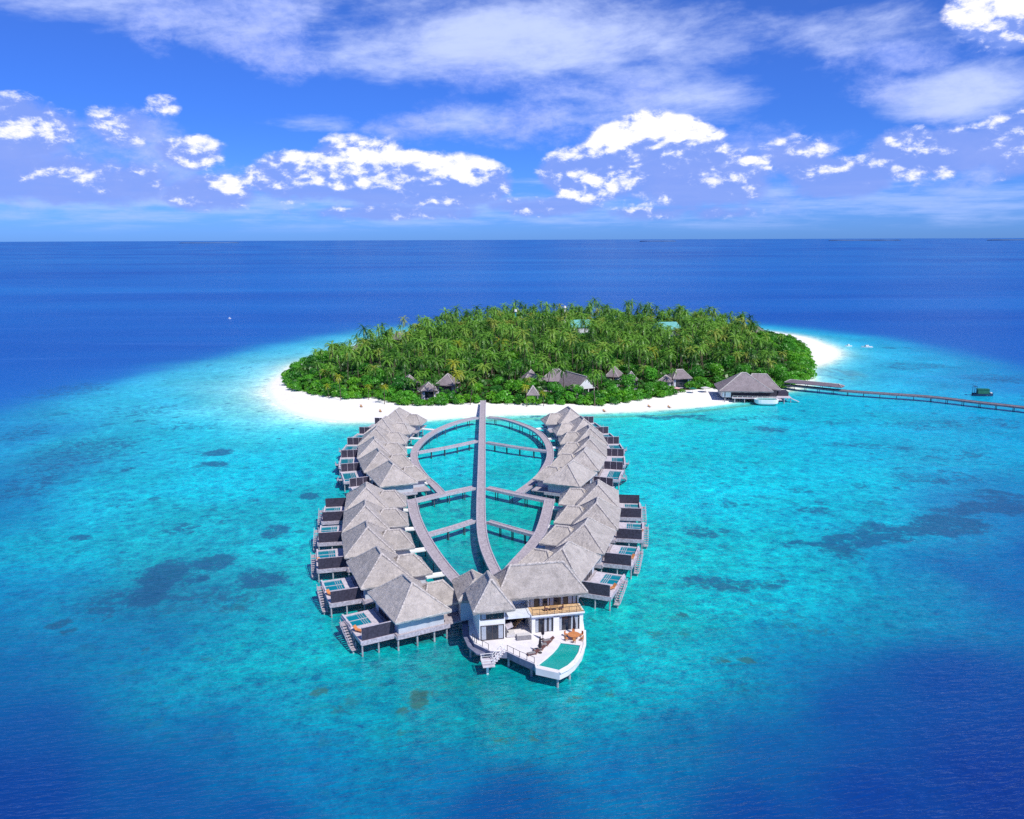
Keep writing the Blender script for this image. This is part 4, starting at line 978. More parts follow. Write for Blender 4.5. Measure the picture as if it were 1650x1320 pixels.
# ------------------------------------------------------------------ buildings on the island
CLEAR = []
def bungalow(x, y, rz, a, b, h, rise, label, group='thatched bungalows among the trees', wall='wall', roof='thatch_isle', ridge=None, posts=True, clear=None, z0=None, gable=False):
    z0 = gz(x, y) if z0 is None else z0
    t = empty('bungalow', (x, y, z0), rz, label, 'bungalow', group)
    m_, c_ = hip_roof(a, b, h, rise, ridge=ridge, seed=int(x) & 255, levels=6, seg=8, thick=.35)
    put_roof('roof', t, m_, c_, roof)
    MB().box(-a + 1.1, a - 1.1, -b + 1.1, b - 1.1, .3, h).obj('wall', M[wall], t)
    MB().box(-a + .4, a - .4, -b + .4, b - .4, -.3, .3).obj('floor', M['plank_pale'], t)
    MB().box(-a + 1.8, a - 1.8, -b + 1.04, -b + 1.1, .35, h - .5).obj('glass_door', M['glass'], t)
    if posts:
        for px in (-a + .6, a - .6):
            for py in (-b + .6, b - .6): MB().box(px - .1, px + .1, py - .1, py + .1, .3, h).obj('post', M['plank_pale'], t)
    CLEAR.append((x, y, clear or max(a, b) + .5))
    return t
def sightline(x, y, n, r, step=6):       # an open view corridor in front of a house, as in the photograph
    for i in range(1, n + 1): CLEAR.append((x - x * .012 * step * i / 6, y - step * i, r))
bungalow(-35.3, 349, R(10), 3.6, 4.4, 3.4, 2.8, 'thatched beach bungalow at the left end of the beach, right one of the pair', wall='white_clad'); sightline(-35.3, 349, 2, 4)
bungalow(-28.0, 361, R(-12), 4.6, 5.0, 3.8, 4.2, 'steep thatched bungalow behind the left beach pair, with a dark gable'); sightline(-28, 361, 2, 4)
bungalow(-45.0, 364, R(20), 4.0, 4.6, 3.6, 3.4, 'leftmost thatched bungalow among the trees left of the boardwalk'); sightline(-45, 364, 1, 4)
bungalow(8.6, 338.5, R(0), 2.6, 2.8, 3.6, 3.4, 'small square beach hut with dark slatted walls right of the boardwalk', wall='navy_wall'); sightline(8.6, 338.5, 1, 3)
# gabled pavilion with a white triangular front
t = empty('gabled_pavilion', (27.5, 356, gz(29.5, 353)), R(26), 'large thatched pavilion with white triangular gable facing the beach', 'pavilion')
CLEAR += [(27.5, 356, 9), (32, 346, 5), (35, 341, 3)]
g = MB(); L_, W_, e_, r_ = 8.5, 6.2, 3.4, 8.8
g.add([(-W_, -L_, e_), (0, -L_ - .6, r_), (W_, -L_, e_), (-W_, L_, e_), (0, L_, r_), (W_, L_, e_), (-W_, -L_, e_ - .4), (0, -L_ - .6, r_ - .45), (W_, -L_, e_ - .4), (-W_, L_, e_ - .4), (0, L_, r_ - .45), (W_, L_, e_ - .4)],
      [(0, 1, 4, 3), (1, 2, 5, 4), (6, 9, 10, 7), (7, 10, 11, 8), (0, 6, 7, 1), (1, 7, 8, 2), (0, 3, 9, 6), (2, 8, 11, 5), (3, 4, 10, 9), (4, 5, 11, 10)])
ro = g.obj('roof', M['thatch_isle'], t); MB().tube([(0, -L_ - .5, r_ + .05), (0, L_, r_ + .05)], .25, 6).obj('ridge_cap', M['ridge'], ro)
g = MB(); g.add([(-4.6, -L_ - .1, e_ + .2), (4.6, -L_ - .1, e_ + .2), (0, -L_ - .3, r_ - .9), (-4.6, -L_ + .2, e_ + .2), (4.6, -L_ + .2, e_ + .2), (0, -L_, r_ - .9)], [(0, 1, 2), (3, 5, 4), (0, 3, 4, 1), (1, 4, 5, 2), (2, 5, 3, 0)]); g.obj('gable', M['white'], t)
MB().box(-4.4, 4.4, -L_ + 1.5, L_ - .8, .2, e_ + .2).obj('wall', M['dark'], t)
for x in (-4.2, -1.4, 1.4, 4.2): MB().box(x - .16, x + .16, -L_ + .1, -L_ + .42, 0, e_ + .2).obj('post', M['white'], t)
MB().box(-5, 5, -L_ - .2, L_, -.4, .2).obj('floor', M['plank_pale'], t)
bungalow(19.5, 366, R(-16), 6.5, 5.5, 4.6, 4.8, 'broad thatched roof adjoining the gabled pavilion on its left', posts=False); CLEAR += [(19.5, 358, 4)]
bungalow(8.5, 368, R(8), 4.2, 4.2, 4.4, 4.2, 'thatched roof half hidden behind palms, left of the gabled pavilion'); CLEAR += [(9, 360, 3.4)]
bungalow(46.5, 377, R(-20), 3.2, 5.0, 4.6, 3.6, 'narrow thatched roof just right of the gabled pavilion'); CLEAR += [(45.5, 369, 3)]
bungalow(53, 368, R(5), 3.0, 3.0, 4.2, 3.6, 'small pyramid thatched roof between the pavilion and the beach bar'); CLEAR += [(52, 361, 3)]
bungalow(75.5, 373, R(10), 4.6, 4.2, 4.4, 3.4, 'thatched beach bar with terrace and parasols at the right of the beach', wall='white_clad', ridge=1.4); CLEAR += [(75, 366, 6.5), (80, 362, 6), (86, 360, 5)]
bungalow(68.5, 368.5, R(-25), 3.0, 3.4, 3.4, 2.4, 'low thatched wing left of the beach bar')
bungalow(-85, 470, R(15), 5.0, 3.8, 6.2, 2.4, 'pale low roof among the palms at the left end of the island', posts=False); CLEAR += [(-84, 458, 5), (-83, 447, 4)]
bungalow(-68, 500, R(-10), 5.0, 4.0, 7.5, 3.6, 'thatched roof deep among the palms at the left of the island', posts=False); CLEAR += [(-67, 487, 5), (-66, 476, 4)]
bungalow(160, 545, R(0), 4.5, 4.5, 6.0, 3.2, 'thatched roof among the trees near the right end of the island', posts=False); CLEAR += [(157, 533, 3.5)]
def big_shed(x, y, a, b, label):
    t = empty('service_building', (x, y, gz(x, y)), R(12), label, 'building', 'turquoise roofed buildings inside the palm grove')
    mb = MB(); mb.add([(-a, -b, 10), (a, -b, 10), (a, b, 10), (-a, b, 10), (-a * .75, 0, 14), (a * .75, 0, 14), (-a, -b, 9.8), (a, -b, 9.8), (a, b, 9.8), (-a, b, 9.8)],
        [(0, 1, 5, 4), (2, 3, 4, 5), (1, 2, 5), (3, 0, 4), (9, 8, 7, 6), (0, 6, 7, 1), (1, 7, 8, 2), (2, 8, 9, 3), (3, 9, 6, 0)]); mb.obj('roof', M['teal_roof'], t)
    MB().box(-a + .6, a - .6, -b + .6, b - .6, 0, 9.8).obj('wall', M['white_clad'], t)
    CLEAR.append((x, y, a - .5)); CLEAR.append((x * .975, y - 12, a * .5))
big_shed(44, 545, 9, 8, 'turquoise roofed building deep in the palm grove behind the gabled pavilion')
big_shed(98, 530, 8.5, 7, 'turquoise roofed building deep in the palm grove towards the right')
# masts
for x, y, h, mk, lab in ((2.5, 545, 19.5, 'teal_paint', 'turquoise mast rising out of the palm grove'), (37, 585, 18.5, 'white', 'white lamp mast among the palms behind the turquoise roof')):
    t = empty('mast', (x, y, gz(x, y)), 0, lab, 'mast'); MB().tube([(0, 0, 0), (0, 0, h)], [.7, .42], 10).obj('pole', M[mk], t); MB().tube([(0, 0, h), (0, 0, h + 1.4)], [1.0, .8], 10).obj('lamp_head', M['white'], t)

# ------------------------------------------------------------------ overwater restaurant at the right of the beach
rx, ry = 101.5, 350.0
t = empty('overwater_restaurant', (rx, ry, 0), R(-6), 'broad thatched restaurant on stilts at the right end of the beach', 'restaurant')
CLEAR += [(101, 352, 15), (113, 358, 9), (94, 348, 10), (108, 366, 5)]
put_roof('roof', t, *hip_roof(11.0, 8.4, 4.9, 6.4, ridge=1.0, cx=-3.4, cy=0, seed=31, seg=16, thick=.5), key='thatch_isle')
put_roof('wing_roof', t, *hip_roof(8.0, 7.0, 5.0, 5.4, ridge=3.0, cx=3.6, cy=3.0, seed=32, seg=14, thick=.5), key='thatch_isle')
MB().box(-12.2, 7.0, -6.0, 7.0, 1.8, 2.1).obj('floor', M['plank_pale'], t)
w = MB(); 
for i in range(4): w.box(-13.1, -12.9, -6.2 + i * 3.1, -3.7 + i * 3.1, 2.1, 4.8)
w.box(-12.9, -12.0, -7.0, -6.8, 2.1, 4.8); w.box(-11.6, -9.4, -7.0, -6.8, 2.1, 4.8); w.obj('wall', M['white'], t)
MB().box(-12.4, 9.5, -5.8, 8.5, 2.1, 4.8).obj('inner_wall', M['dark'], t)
MB().box(-9.0, 9.0, -9.0, -5.9, 1.9, 2.1).obj('deck', M['plank_pale'], t)
k = MB()
for i in range(10): x = -9 + i * 2.0; k.box(x, x + .1, -9.0, -8.9, 2.1, 3.0)
k.box(-9, 9.1, -9.0, -8.92, 2.95, 3.03); k.obj('deck_rail', M['white'], t)
for x in (-12, -8, -4, 0, 4, 8, 12):
    for y in (-8.6, -4, 1, 6): link('pile', pile_mesh(.2, 1.9), t, (x, y, 1.9))
k = MB(); n = 20
vs = []; 
for zz, s_ in ((.3, .72), (.9, .95), (2.5, 1.0), (2.5, .86), (2.0, .84)):
    for i in range(n): a = 2 * math.pi * i / n; vs.append((4.2 + math.copysign(abs(math.cos(a)) ** .6, math.cos(a)) * 4.9 * s_, -11.6 + math.copysign(abs(math.sin(a)) ** .7, math.sin(a)) * 2.7 * s_, zz))
fs = [(r_ * n + i, r_ * n + (i + 1) % n, (r_ + 1) * n + (i + 1) % n, (r_ + 1) * n + i) for r_ in range(4) for i in range(n)] + [tuple(range(n))[::-1]]
k.add(vs, fs); pb = k.obj('pool_basin', M['white'], t)
MB().add([(v[0], v[1], 2.3) for v in vs[3 * n:4 * n]], [tuple(range(n))]).obj('pool_water', M['pool'], pb)
k = MB(); k.box(9.0, 15.5, -6.5, 3.5, 1.9, 2.1); k.box(8.9, 11, -9.5, -6.5, 1.5, 1.7); k.obj('side_deck', M['plank_pale'], t)
k = MB(); k.box(10.5, 15, -2.5, 3.2, 2.1, 3.8); k.obj('side_screen', M['panel'], t)
for x, y in ((10, -6), (12.5, -6), (15.2, -6), (15.2, 0), (12, 3)): link('pile', pile_mesh(.17, 1.9), t, (x, y, 1.9))
k = MB()
for i in range(8): k.box(15.2 + i * .5 - .5, 15.7 + i * .5 - .5, -6.3, -4.5, 1.9 - i * .22, 2.0 - i * .22)
k.obj('side_stair', M['plank_pale'], t)
# beach furniture
def beach_parasol(x, y, key, lab, r=1.7, h=2.6):
    t = empty('beach_parasol', (x, y, gz(x, y)), 0, lab, 'parasol', 'open parasols by the beach bar')
    MB().tube([(0, 0, 0), (0, 0, h)], .05, 6).obj('pole', M['wood'], t); MB().tube([(0, 0, h - .55), (0, 0, h)], [r, .03], 10).obj('canopy', M[key], t)
beach_parasol(71.5, 358.5, 'pink_canvas', 'open pink parasol at the left edge of the beach bar terrace')
beach_parasol(78.5, 358.0, 'green_canvas', 'open green parasol in front of the beach bar')
beach_parasol(84.5, 360.5, 'cushion', 'open cream parasol at the right edge of the beach bar terrace', 2.1)
for x, y, lab in ((-51.5, 321.5, 'dark wooden beach lounger left of the boardwalk, farther from the palms'), (-60.5, 330, 'dark wooden beach lounger at the far left of the beach'), (36.5, 324.5, 'dark wooden beach lounger alone on the sand right of the boardwalk'), (55.5, 332, 'dark wooden beach lounger near the right of the beach'), (63.5, 331.5, 'dark wooden beach lounger farthest right on the front beach')):
    t = empty('beach_lounger', (x, y, gz(x, y)), 0.4, lab, 'beach lounger', 'wooden loungers on the beach')
    MB().box(-.4, .4, -1.0, .4, .28, .38).obj('seat', M['wood'], t); MB().bar((0, .38, .33), (0, .95, .8), .8, .09).obj('backrest', M['wood'], t)
    for a, b in ((-.35, -.9), (.35, -.9), (-.35, .35), (.35, .35)): MB().box(a - .04, a + .04, b - .04, b + .04, -.1, .28).obj('leg', M['wood'], t)

# ------------------------------------------------------------------ long jetty at the right
J = [(119, 377), (131, 368.5), (144.3, 358.3), (160, 350.5), (174.6, 343.0), (187, 331.6), (199.7, 320.3), (216, 305)]
jt = boardwalk(J, 3.2, 2.2, 'long straight jetty leading out of the picture at the right', 5.0, group=None, name='jetty', key='jetty_plank')
t = empty('jetty_roof', (134, 366.2, 2.2), math.atan2(-19.0, 26), 'long low dark thatched shelter over the landward end of the jetty', 'shelter')
m_, c_ = hip_roof(12.5, 2.5, 1.5, .9, ridge=10.5, seed=51, levels=4, seg=18, thick=.25); put_roof('roof', t, m_, c_, 'shelter_thatch')
for i in range(7):
    for y in (-1.45, 1.45): MB().box(-10 + i * 3.3, -9.85 + i * 3.3, y - .07, y + .07, 0, 1.5).obj('post', M['pile'], t)
# boats
t = empty('covered_boat', (203.5, 356, 0), R(-8), 'dark blue boat with long green canopy moored beyond the jetty', 'boat')
def hull(L_, B_, H_, key, parent, z=-.3):
    n = 14; vs = []; fs = []
    for i in range(n):
        u = i / (n - 1); x = -L_ / 2 + L_ * u; w_ = B_ / 2 * (1 - max(0, (u - .55) / .45) ** 2.2) * (.86 + .14 * min(1, u * 6)); sh = H_ * (1 + .35 * max(0, (u - .5) * 2) ** 2)
        vs += [(x, -w_, sh), (x, -w_ * .72, z), (x, w_ * .72, z), (x, w_, sh), (x, w_ * .85, sh - .03), (x, w_ * .8, H_ * .45), (x, -w_ * .8, H_ * .45), (x, -w_ * .85, sh - .03)]
    for i in range(n - 1):
        for k_ in range(8): fs.append((i * 8 + k_, i * 8 + (k_ + 1) % 8, (i + 1) * 8 + (k_ + 1) % 8, (i + 1) * 8 + k_))
    fs.append(tuple(range(8))); fs.append(tuple((n - 1) * 8 + k_ for k_ in range(8))[::-1])
    return MB().add(vs, fs).obj('hull', M[key], parent)
hull(8.4, 2.7, 1.1, 'hull_dark', t)
MB().box(-2.6, 2.3, -1.25, 1.25, 2.9, 3.08).obj('canopy', M['green_canvas'], t); MB().box(-2.4, 2.2, -1.1, 1.1, .8, 2.9).obj('cabin', M['green_canvas'], t)
k = MB()
for x in (-3.9, -3.0):
    for y in (-1.1, 1.1): k.box(x - .06, x + .06, y - .06, y + .06, .9, 4.2)
k.box(-4.0, -2.9, -1.15, 1.15, 4.15, 4.25); k.obj('stern_frame', M['hull_dark'], t)
k = MB(); k.box(2.9, 3.6, -.5, .5, 1.1, 1.6); k.obj('bow_locker', M['white'], t)
for x, y, L_, lab in ((222, 521, 7, 'small white motorboat anchored off the sand spit, right of the sandbar'), (212.5, 526, 4.2, 'tiny white dinghy close to the sand spit'), (-245.9, 731.8, 2.4, 'tiny white boat alone on the dark open sea left of the island')):
    t = empty('motorboat', (x, y, 0), R(170), lab, 'boat'); hull(L_, L_ * .3, .7, 'white', t); MB().box(-L_ * .15, L_ * .12, -L_ * .1, L_ * .1, .5, 1.5).obj('cabin', M['white'], t)
    MB().box(L_ * .12, L_ * .16, -L_ * .09, L_ * .09, .7, 1.4).obj('windscreen', M['glass'], t)

# ------------------------------------------------------------------ palms and broadleaf trees
def frond_quads(rs, n, L, up0=65, up1=-35, seg=7, width=.80):
    V = []; Q = []
    for k in range(n):
        az_ = 2 * math.pi * (k * .381966 + rs.rand() * .05); lay = k / max(1, n - 1)
        e0 = math.radians(up0 + (up1 - up0) * lay + rs.uniform(-8, 8)); l = L * (.85 + .3 * rs.rand())
        p = np.array([0., 0., 0.]); ca, sa = math.cos(az_), math.sin(az_); e = e0; pts = []
        for i in range(seg + 1):
            pts.append(p.copy()); p = p + np.array([ca * math.cos(e), sa * math.cos(e), math.sin(e)]) * l / seg; e -= math.radians(7 + 8 * (1 - lay) + rs.uniform(-2, 4))
        side = np.array([-sa, ca, 0.])
        for i in range(seg):
            a, b = pts[i], pts[i + 1]; t = (i + .5) / seg
            wl = width * (math.sin(math.pi * min(1, t * .85 + .12)) ** .7)
            for s_ in (-1, 1):
                out = side * s_ * wl * .62 + (b - a) * .75 + np.array([0, 0, -1.0]) * wl * (.12 + .22 * rs.rand())
                g = (b - a) * .36
                n0 = len(V); V += [a, a + g * 2.3, a + g * 1.3 + out, a + out + g * .1]
                Q.append((n0, n0 + 1, n0 + 2, n0 + 3))
        for i in range(0, seg, 2):
            n0 = len(V); w_ = .05; V += [pts[i] - side * w_, pts[i] + side * w_, pts[min(seg, i + 2)] + side * w_, pts[min(seg, i + 2)] - side * w_]; Q.append((n0, n0 + 1, n0 + 2, n0 + 3))
    return np.array(V), np.array(Q)
def trunk_quads(h, lean, r0=.22, r1=.12, n=6, rings=7):
    V = []; Q = []
    for i in range(rings):
        t = i / (rings - 1); r_ = r0 + (r1 - r0) * t + (.12 if i == 0 else 0)
        for k in range(n): a = 2 * math.pi * k / n; V.append((lean * t * t + r_ * math.cos(a), r_ * math.sin(a), h * t))
    for i in range(rings - 1):
        for k in range(n): Q.append((i * n + k, i * n + (k + 1) % n, (i + 1) * n + (k + 1) % n, (i + 1) * n + k))
    return np.array(V), np.array(Q)
rs = np.random.RandomState(5)
PV = [frond_quads(rs, 17, 3.9), frond_quads(rs, 16, 4.3, 70, -50), frond_quads(rs, 19, 3.6, 75, -25), frond_quads(rs, 15, 4.1, 60, -45)]
PH = [(11.0, .8), (13.5, 1.6), (9.0, -.9), (12.2, -2.0)]
crown_me = [np_mesh('crown', v, q_, M['palm']) for v, q_ in PV]
crown_y = [np_mesh('crown', v, q_, M['palm_yellow']) for v, q_ in PV[:2]]
trunk_me = [np_mesh('trunk', *trunk_quads(h, l), M['trunk']) for h, l in PH]
def in_clear(x, y, ex=0): return any((x - a) ** 2 + (y - b) ** 2 < (r_ + ex) ** 2 for a, b, r_ in CLEAR)
# palm positions
cand = []
step = 6.5
for gx_ in np.arange(-125, 195, step):
    for gy_ in np.arange(325, 685, step):
        x, y = gx_ + rs.uniform(-.48, .48) * step, gy_ + rs.uniform(-.48, .48) * step
        cand.append((x, y))
cand = np.array(cand); dv = sdist(cand[:, 0], cand[:, 1], VEG)
dens = fbm(cand[:, 0] * .03, cand[:, 1] * .03, 3)
keep = (dv > 7 + 10 * (dens > .5)) & (rs.rand(len(cand)) < np.clip(.55 + (dv - 10) / 40, .45, 1.0))
keep &= ~((cand[:, 0] > 138) & (dv < 30) & (rs.rand(len(cand)) < .85))
palms = [(x, y) for (x, y), k in zip(cand, keep) if k and not in_clear(x, y, .8)]
palms += [(-17, 334.5), (-71.5, 344), (6.0, 331.5), (33.5, 332.5), (12.8, 332.5), (-98, 385), (-60, 345), (-52, 335.5), (-78, 350.5), (-32.5, 341.5), (-40.5, 351), (13.5, 361), (36.5, 349.5), (71, 364), (-22, 352), (22, 349)]
palms.sort(key=lambda p: math.hypot(*p))
SPECIAL = {(-78, 350.5): 'small bright green palm, second from the left end of the beach thicket', (-32.5, 341.5): 'palm leaning in front of the right hut of the left beach pair', (-40.5, 351): 'palm between the two leftmost bungalows of the beach', (13.5, 361): 'palm in front of the half hidden thatched roof', (36.5, 349.5): 'palm touching the right eave of the gabled pavilion', (71, 364): 'tall palm in front of the beach bar on its left', (-22, 352): 'palm just right of the steep bungalow', (22, 349): 'palm in front of the left roof slope of the gabled pavilion',
           (-71.5, 344): 'small bright green palm at the left edge of the beach thicket', (-17, 334.5): 'coconut palm leaning at the beach just left of the boardwalk', (6.0, 331.5): 'low yellow palm leaning over the sand right of the boardwalk',
           (33.5, 332.5): 'lone slender palm in front of the pavilion, on its right', (-60, 345): 'small yellow palm in the thicket left of the beach bungalows', (-52, 335.5): 'low yellow palm at the sand edge left of the beach bungalows',
           (12.8, 332.5): 'small yellow palm beside the beach hut', (-98, 385): 'palm standing at the far left edge of the island thicket'}
LANDMARKS = [((-35.3, 349), 'the right hut of the left beach pair'), ((-45, 364), 'the leftmost bungalow left of the boardwalk'), ((-28, 361), 'the steep bungalow left of the boardwalk'), ((8.6, 338.5), 'the small square beach hut'),
    ((27.5, 356), 'the gabled pavilion'), ((8.5, 368), 'the half hidden thatched roof left of the pavilion'), ((46.5, 377), 'the narrow thatched roof right of the pavilion'), ((53, 368), 'the small pyramid roof'),
    ((75.5, 373), 'the beach bar'), ((101.5, 352), 'the overwater restaurant'), ((-85, 470), 'the pale low roof at the left end'), ((-68, 500), 'the thatched roof deep at the left'), ((-11.5, 338), 'the landward end of the central boardwalk'), ((131, 372), 'the landward end of the long jetty'),
    ((-115, 421), 'the far left tip of the thicket'), ((185, 547), 'the far right tip of the thicket'), ((158, 436), 'the middle of the sand spit')]
def nearest_marks(pts, word):
    out = {}
    for (mx_, my_), nm in LANDMARKS:
        if not pts: break
        p = min(pts, key=lambda q_: (q_[0] - mx_) ** 2 + (q_[1] - my_) ** 2)
        if math.hypot(p[0] - mx_, p[1] - my_) < 26 and p not in out: out[p] = '%s standing closest to %s' % (word, nm)
    return out
for p_, l_ in nearest_marks([p for p in palms[:296] if p not in SPECIAL], 'coconut palm').items(): SPECIAL[p_] = l_
def palm_params(x, y):
    k = rs.randint(4); d = sdist(np.array([x]), np.array([y]), VEG)[0]
    inner = min(1, max(0, d / 45)); s_ = (.74 + .32 * inner) * rs.uniform(.80, 1.22)
    return k, s_, rs.uniform(0, 2 * math.pi)
stuffV = []; stuffQ = []; stuffR = []; tV = []; tQ = []; nv = 0; ntv = 0; cnt = 0
for (x, y) in palms:
    k, s_, a = palm_params(x, y); z = gz(x, y) - .2
    sp = SPECIAL.get((x, y))
    if sp: s_ = .62 if 'low ' in sp or 'small ' in sp else s_ * 1.05 if 'in front' in sp or 'tall' in sp else s_
    if cnt < 300:
        front_zone = y < 375; side_zone = 'left' if x < -14 else 'middle' if x < 60 else 'right'
        zn = ('along the front %s of the grove' if front_zone else 'behind the front row, %s of the grove') % side_zone; lab = sp or 'coconut palm among the many alike ' + zn
        t = empty('coconut_palm', (x, y, z), a, lab, 'palm tree', None if sp else 'coconut palms ' + zn); t.scale = (s_, s_, s_ * rs.uniform(.85, 1.3))
        link('trunk', trunk_me[k], t)
        yel = bool(sp and ('yellow' in sp or 'bright green' in sp)) or rs.rand() < .02
        link('crown', crown_y[k % 2] if yel else crown_me[k], t, (PH[k][1], 0, PH[k][0]))
        cnt += 1
    else:
        zs = rs.uniform(.85, 1.25); c, s2 = math.cos(a), math.sin(a); Rm = np.array([[c, -s2, 0], [s2, c, 0], [0, 0, 1]]).T
        v = (PV[k][0] + np.array([PH[k][1], 0, PH[k][0]])) @ Rm * s_ * np.array([1, 1, zs]) + np.array([x, y, z]); stuffV.append(v); stuffQ.append(PV[k][1] + nv); nv += len(v); stuffR.append(np.full(len(v), rs.rand()))
        tv, tq = trunk_quads(*PH[k], n=4, rings=3); tv = tv @ Rm * s_ * np.array([1, 1, zs]) + np.array([x, y, z]); tV.append(tv); tQ.append(tq + ntv); ntv += len(tv)
V = np.concatenate(stuffV + tV); Q = np.concatenate([np.concatenate(stuffQ), np.concatenate(tQ) + nv])
me = np_mesh('palm_grove', V, Q, M['palm']); me.materials.append(M['trunk'])
nq = sum(len(q_) for q_ in stuffQ); mi = np.zeros(len(Q), np.int32); mi[nq:] = 1; me.polygons.foreach_set('material_index', mi)
fa = me.attributes.new('rnd', 'FLOAT', 'POINT'); fa.data.foreach_set('value', np.concatenate(stuffR + [np.zeros(ntv)]).astype(np.float32))
print('palms', len(palms), 'stuff quads', len(Q))
tag(link('palm_grove', me), 'dense coconut palm grove filling the back of the island', 'palm grove', kind='stuff')
# broadleaf trees
def leafball(rs, n, rx_, ry_, rz_, zc, sz, lumps=9):
    cs = [np.array([rs.uniform(-.55, .55) * rx_, rs.uniform(-.55, .55) * ry_, zc + rs.uniform(-.45, .5) * rz_]) for _ in range(lumps)]; V = []; Q = []
    for i in range(n):
        c = cs[rs.randint(lumps)]; d = rs.normal(size=3); d /= np.linalg.norm(d); d[2] = abs(d[2]) * 1.0 if rs.rand() < .75 else d[2]
        rad = np.array([rx_, ry_, rz_]) * (.42 + .12 * rs.rand()); p = c + d * rad
        nrm = d + rs.normal(size=3) * .45; nrm /= np.linalg.norm(nrm); u = np.cross(nrm, [0, 0, 1.0]); u /= (np.linalg.norm(u) + 1e-6); w_ = np.cross(nrm, u); s_ = sz * rs.uniform(.6, 1.3); ang = rs.uniform(0, 3.14)
        u2 = u * math.cos(ang) + w_ * math.sin(ang); w2 = -u * math.sin(ang) + w_ * math.cos(ang)
        n0 = len(V); V += [p - u2 * s_, p - w2 * s_ * .55, p + u2 * s_, p + w2 * s_ * .55]; Q.append((n0, n0 + 1, n0 + 2, n0 + 3))
    return np.array(V), np.array(Q)
LB = [leafball(rs, 900, 4.2, 4.0, 2.9, 5.2, .42, 10), leafball(rs, 1000, 5.0, 4.4, 2.6, 5.6, .45, 12), leafball(rs, 800, 3.6, 3.8, 3.4, 5.8, .40, 9)]
BB = [leafball(rs, 520, 3.2, 2.8, 1.7, 1.5, .34, 8), leafball(rs, 460, 2.6, 2.9, 1.9, 1.7, .34, 7)]
tree_me = [[np_mesh('crown', v, q_, M[k]) for v, q_ in LB] for k in ('leaf', 'leaf_bright')]
bush_me = [[np_mesh('foliage', v, q_, M[k]) for v, q_ in BB] for k in ('leaf', 'leaf_bright')]
def limb_mesh():
    mb = MB(); mb.tube([(0, 0, -.3), (.1, 0, 1.5), (0, .1, 3.2)], [.38, .3, .22], 7)
    for a in (0, 1.7, 3.1, 4.6): mb.tube([(0, .1, 2.6), (1.1 * math.cos(a), 1.1 * math.sin(a), 4.0), (2.2 * math.cos(a), 2.2 * math.sin(a), 5.4)], [.18, .12, .06], 5)
    return mb.mesh('trunk', M['trunk'])
limb = limb_mesh(); stem = MB().tube([(0, 0, -.2), (.1, .1, 1.2)], [.16, .08], 6).mesh('stem', M['trunk'])
nt_ = 0
tr = []
for gx_ in np.arange(-120, 195, 8.6):
    for gy_ in np.arange(328, 670, 8.6):
        tr.append((gx_ + rs.uniform(-3.8, 3.8), gy_ + rs.uniform(-3.8, 3.8)))
tr = np.array(tr); dv = sdist(tr[:, 0], tr[:, 1], VEG); dn = fbm(tr[:, 0] * .03, tr[:, 1] * .03, 3)
pr_ = np.where(dv < 16, .85, .16) + .75 * np.clip((dn - .52) * 6, 0, 1); pr_ = np.where(tr[:, 0] > 140, np.maximum(pr_, .85 * (dv < 38)), pr_); pr_ = np.where(tr[:, 0] < -92, np.maximum(pr_, .7), pr_)
sel = [(x, y, d) for (x, y), d, p in zip(tr, dv, pr_) if d > 4.0 and rs.rand() < p and not in_clear(x, y, 2.6)]
sel.sort(key=lambda p: math.hypot(p[0], p[1])); sel = sel[:290]
tmarks = nearest_marks([(p[0], p[1]) for p in sel], 'broadleaf tree')
for x, y, d in sel:
    s_ = rs.uniform(.75, 1.15) * (.72 if d < 9 else 1.0); br = int(rs.rand() < (.40 if d < 20 else .22)); zone = 'left end' if x < -60 else 'right end' if x > 120 else 'middle'
    t = empty('broadleaf_tree', (x, y, gz(x, y) - .3), rs.uniform(0, 6.28), '%s broadleaf tree, one of many alike at the %s of the island' % (('dark green', 'light green')[br], zone), 'tree', '%s broadleaf trees at the %s of the island' % (('dark green', 'light green')[br], zone)); t.scale = (s_, s_, s_ * rs.uniform(.9, 1.2))
    if (x, y) in tmarks:
        t['label'] = tmarks[(x, y)]; del t['group']
    link('trunk', limb, t); link('crown', tree_me[br][rs.randint(3)], t)
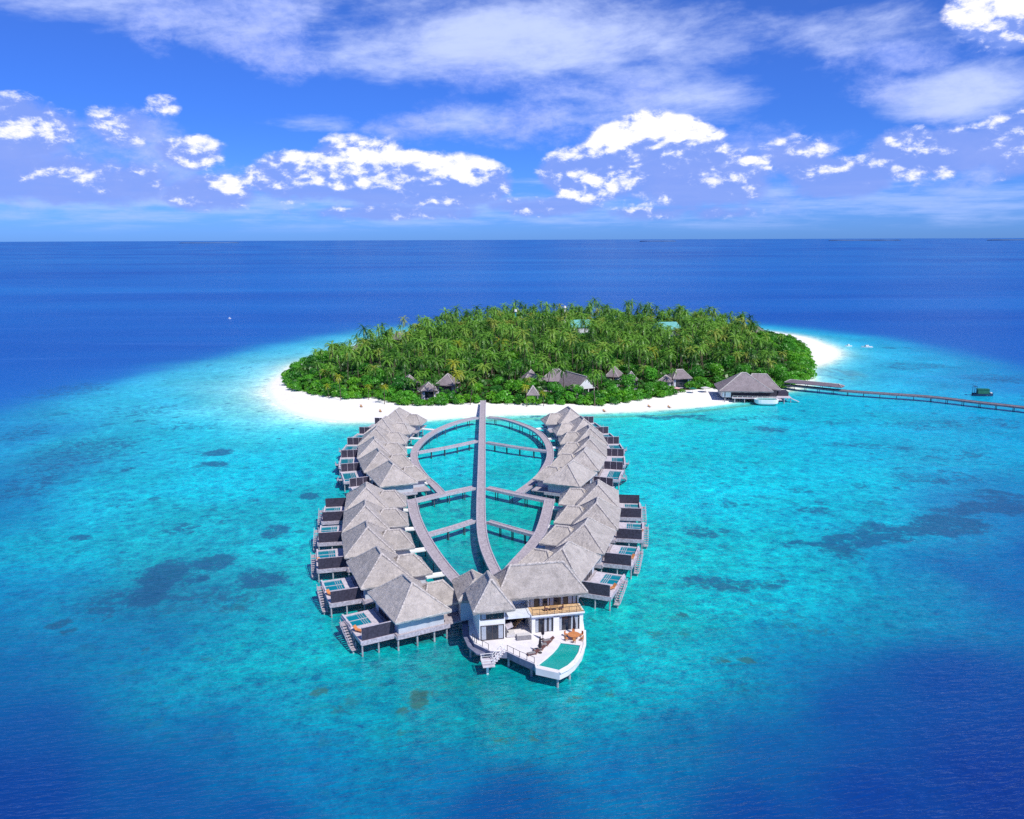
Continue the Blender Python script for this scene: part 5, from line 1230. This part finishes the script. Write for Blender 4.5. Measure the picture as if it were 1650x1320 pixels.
# shrubs along the sand edge
nb = 0; n = len(VEG)
for i in range(n):
    a, b = VEG[i], VEG[(i + 1) % n]
    if a[1] > 480 and a[0] < 100 or a[1] > 600: continue
    L_ = math.hypot(b[0] - a[0], b[1] - a[1]); k_ = max(1, int(L_ / 3.1))
    for j in range(k_):
        for row in (0, 1):
            t_ = (j + rs.rand()) / k_; x = a[0] + (b[0] - a[0]) * t_; y = a[1] + (b[1] - a[1]) * t_
            nx_, ny_ = -(b[1] - a[1]) / L_, (b[0] - a[0]) / L_; o_ = rs.uniform(1.0, 2.8) + row * 3.6; x += nx_ * o_; y += ny_ * o_
            if in_clear(x, y, -1.0) or abs(x + 11.6) < 2.4 and y < 345 or nb > 290: continue
            s_ = rs.uniform(.5, 1.25) * (1 + .35 * row); br = int(rs.rand() < .5)
            zone = 'left' if x < -12 else 'right' if x > 90 else 'middle'
            t = empty('shrub', (x, y, gz(x, y) - .15), rs.uniform(0, 6.28), '%s shrub among the many alike edging the %s of the beach' % (('dark green', 'light green')[br], zone), 'shrub', '%s shrubs edging the %s of the beach' % (('dark green', 'light green')[br], zone)); t.scale = (s_, s_, s_)
            link('stem', stem, t); link('foliage', bush_me[br][rs.randint(2)], t); nb += 1
print('trees', len(sel), 'shrubs', nb)
# undergrowth: leafy mass between the trunks that nobody could count
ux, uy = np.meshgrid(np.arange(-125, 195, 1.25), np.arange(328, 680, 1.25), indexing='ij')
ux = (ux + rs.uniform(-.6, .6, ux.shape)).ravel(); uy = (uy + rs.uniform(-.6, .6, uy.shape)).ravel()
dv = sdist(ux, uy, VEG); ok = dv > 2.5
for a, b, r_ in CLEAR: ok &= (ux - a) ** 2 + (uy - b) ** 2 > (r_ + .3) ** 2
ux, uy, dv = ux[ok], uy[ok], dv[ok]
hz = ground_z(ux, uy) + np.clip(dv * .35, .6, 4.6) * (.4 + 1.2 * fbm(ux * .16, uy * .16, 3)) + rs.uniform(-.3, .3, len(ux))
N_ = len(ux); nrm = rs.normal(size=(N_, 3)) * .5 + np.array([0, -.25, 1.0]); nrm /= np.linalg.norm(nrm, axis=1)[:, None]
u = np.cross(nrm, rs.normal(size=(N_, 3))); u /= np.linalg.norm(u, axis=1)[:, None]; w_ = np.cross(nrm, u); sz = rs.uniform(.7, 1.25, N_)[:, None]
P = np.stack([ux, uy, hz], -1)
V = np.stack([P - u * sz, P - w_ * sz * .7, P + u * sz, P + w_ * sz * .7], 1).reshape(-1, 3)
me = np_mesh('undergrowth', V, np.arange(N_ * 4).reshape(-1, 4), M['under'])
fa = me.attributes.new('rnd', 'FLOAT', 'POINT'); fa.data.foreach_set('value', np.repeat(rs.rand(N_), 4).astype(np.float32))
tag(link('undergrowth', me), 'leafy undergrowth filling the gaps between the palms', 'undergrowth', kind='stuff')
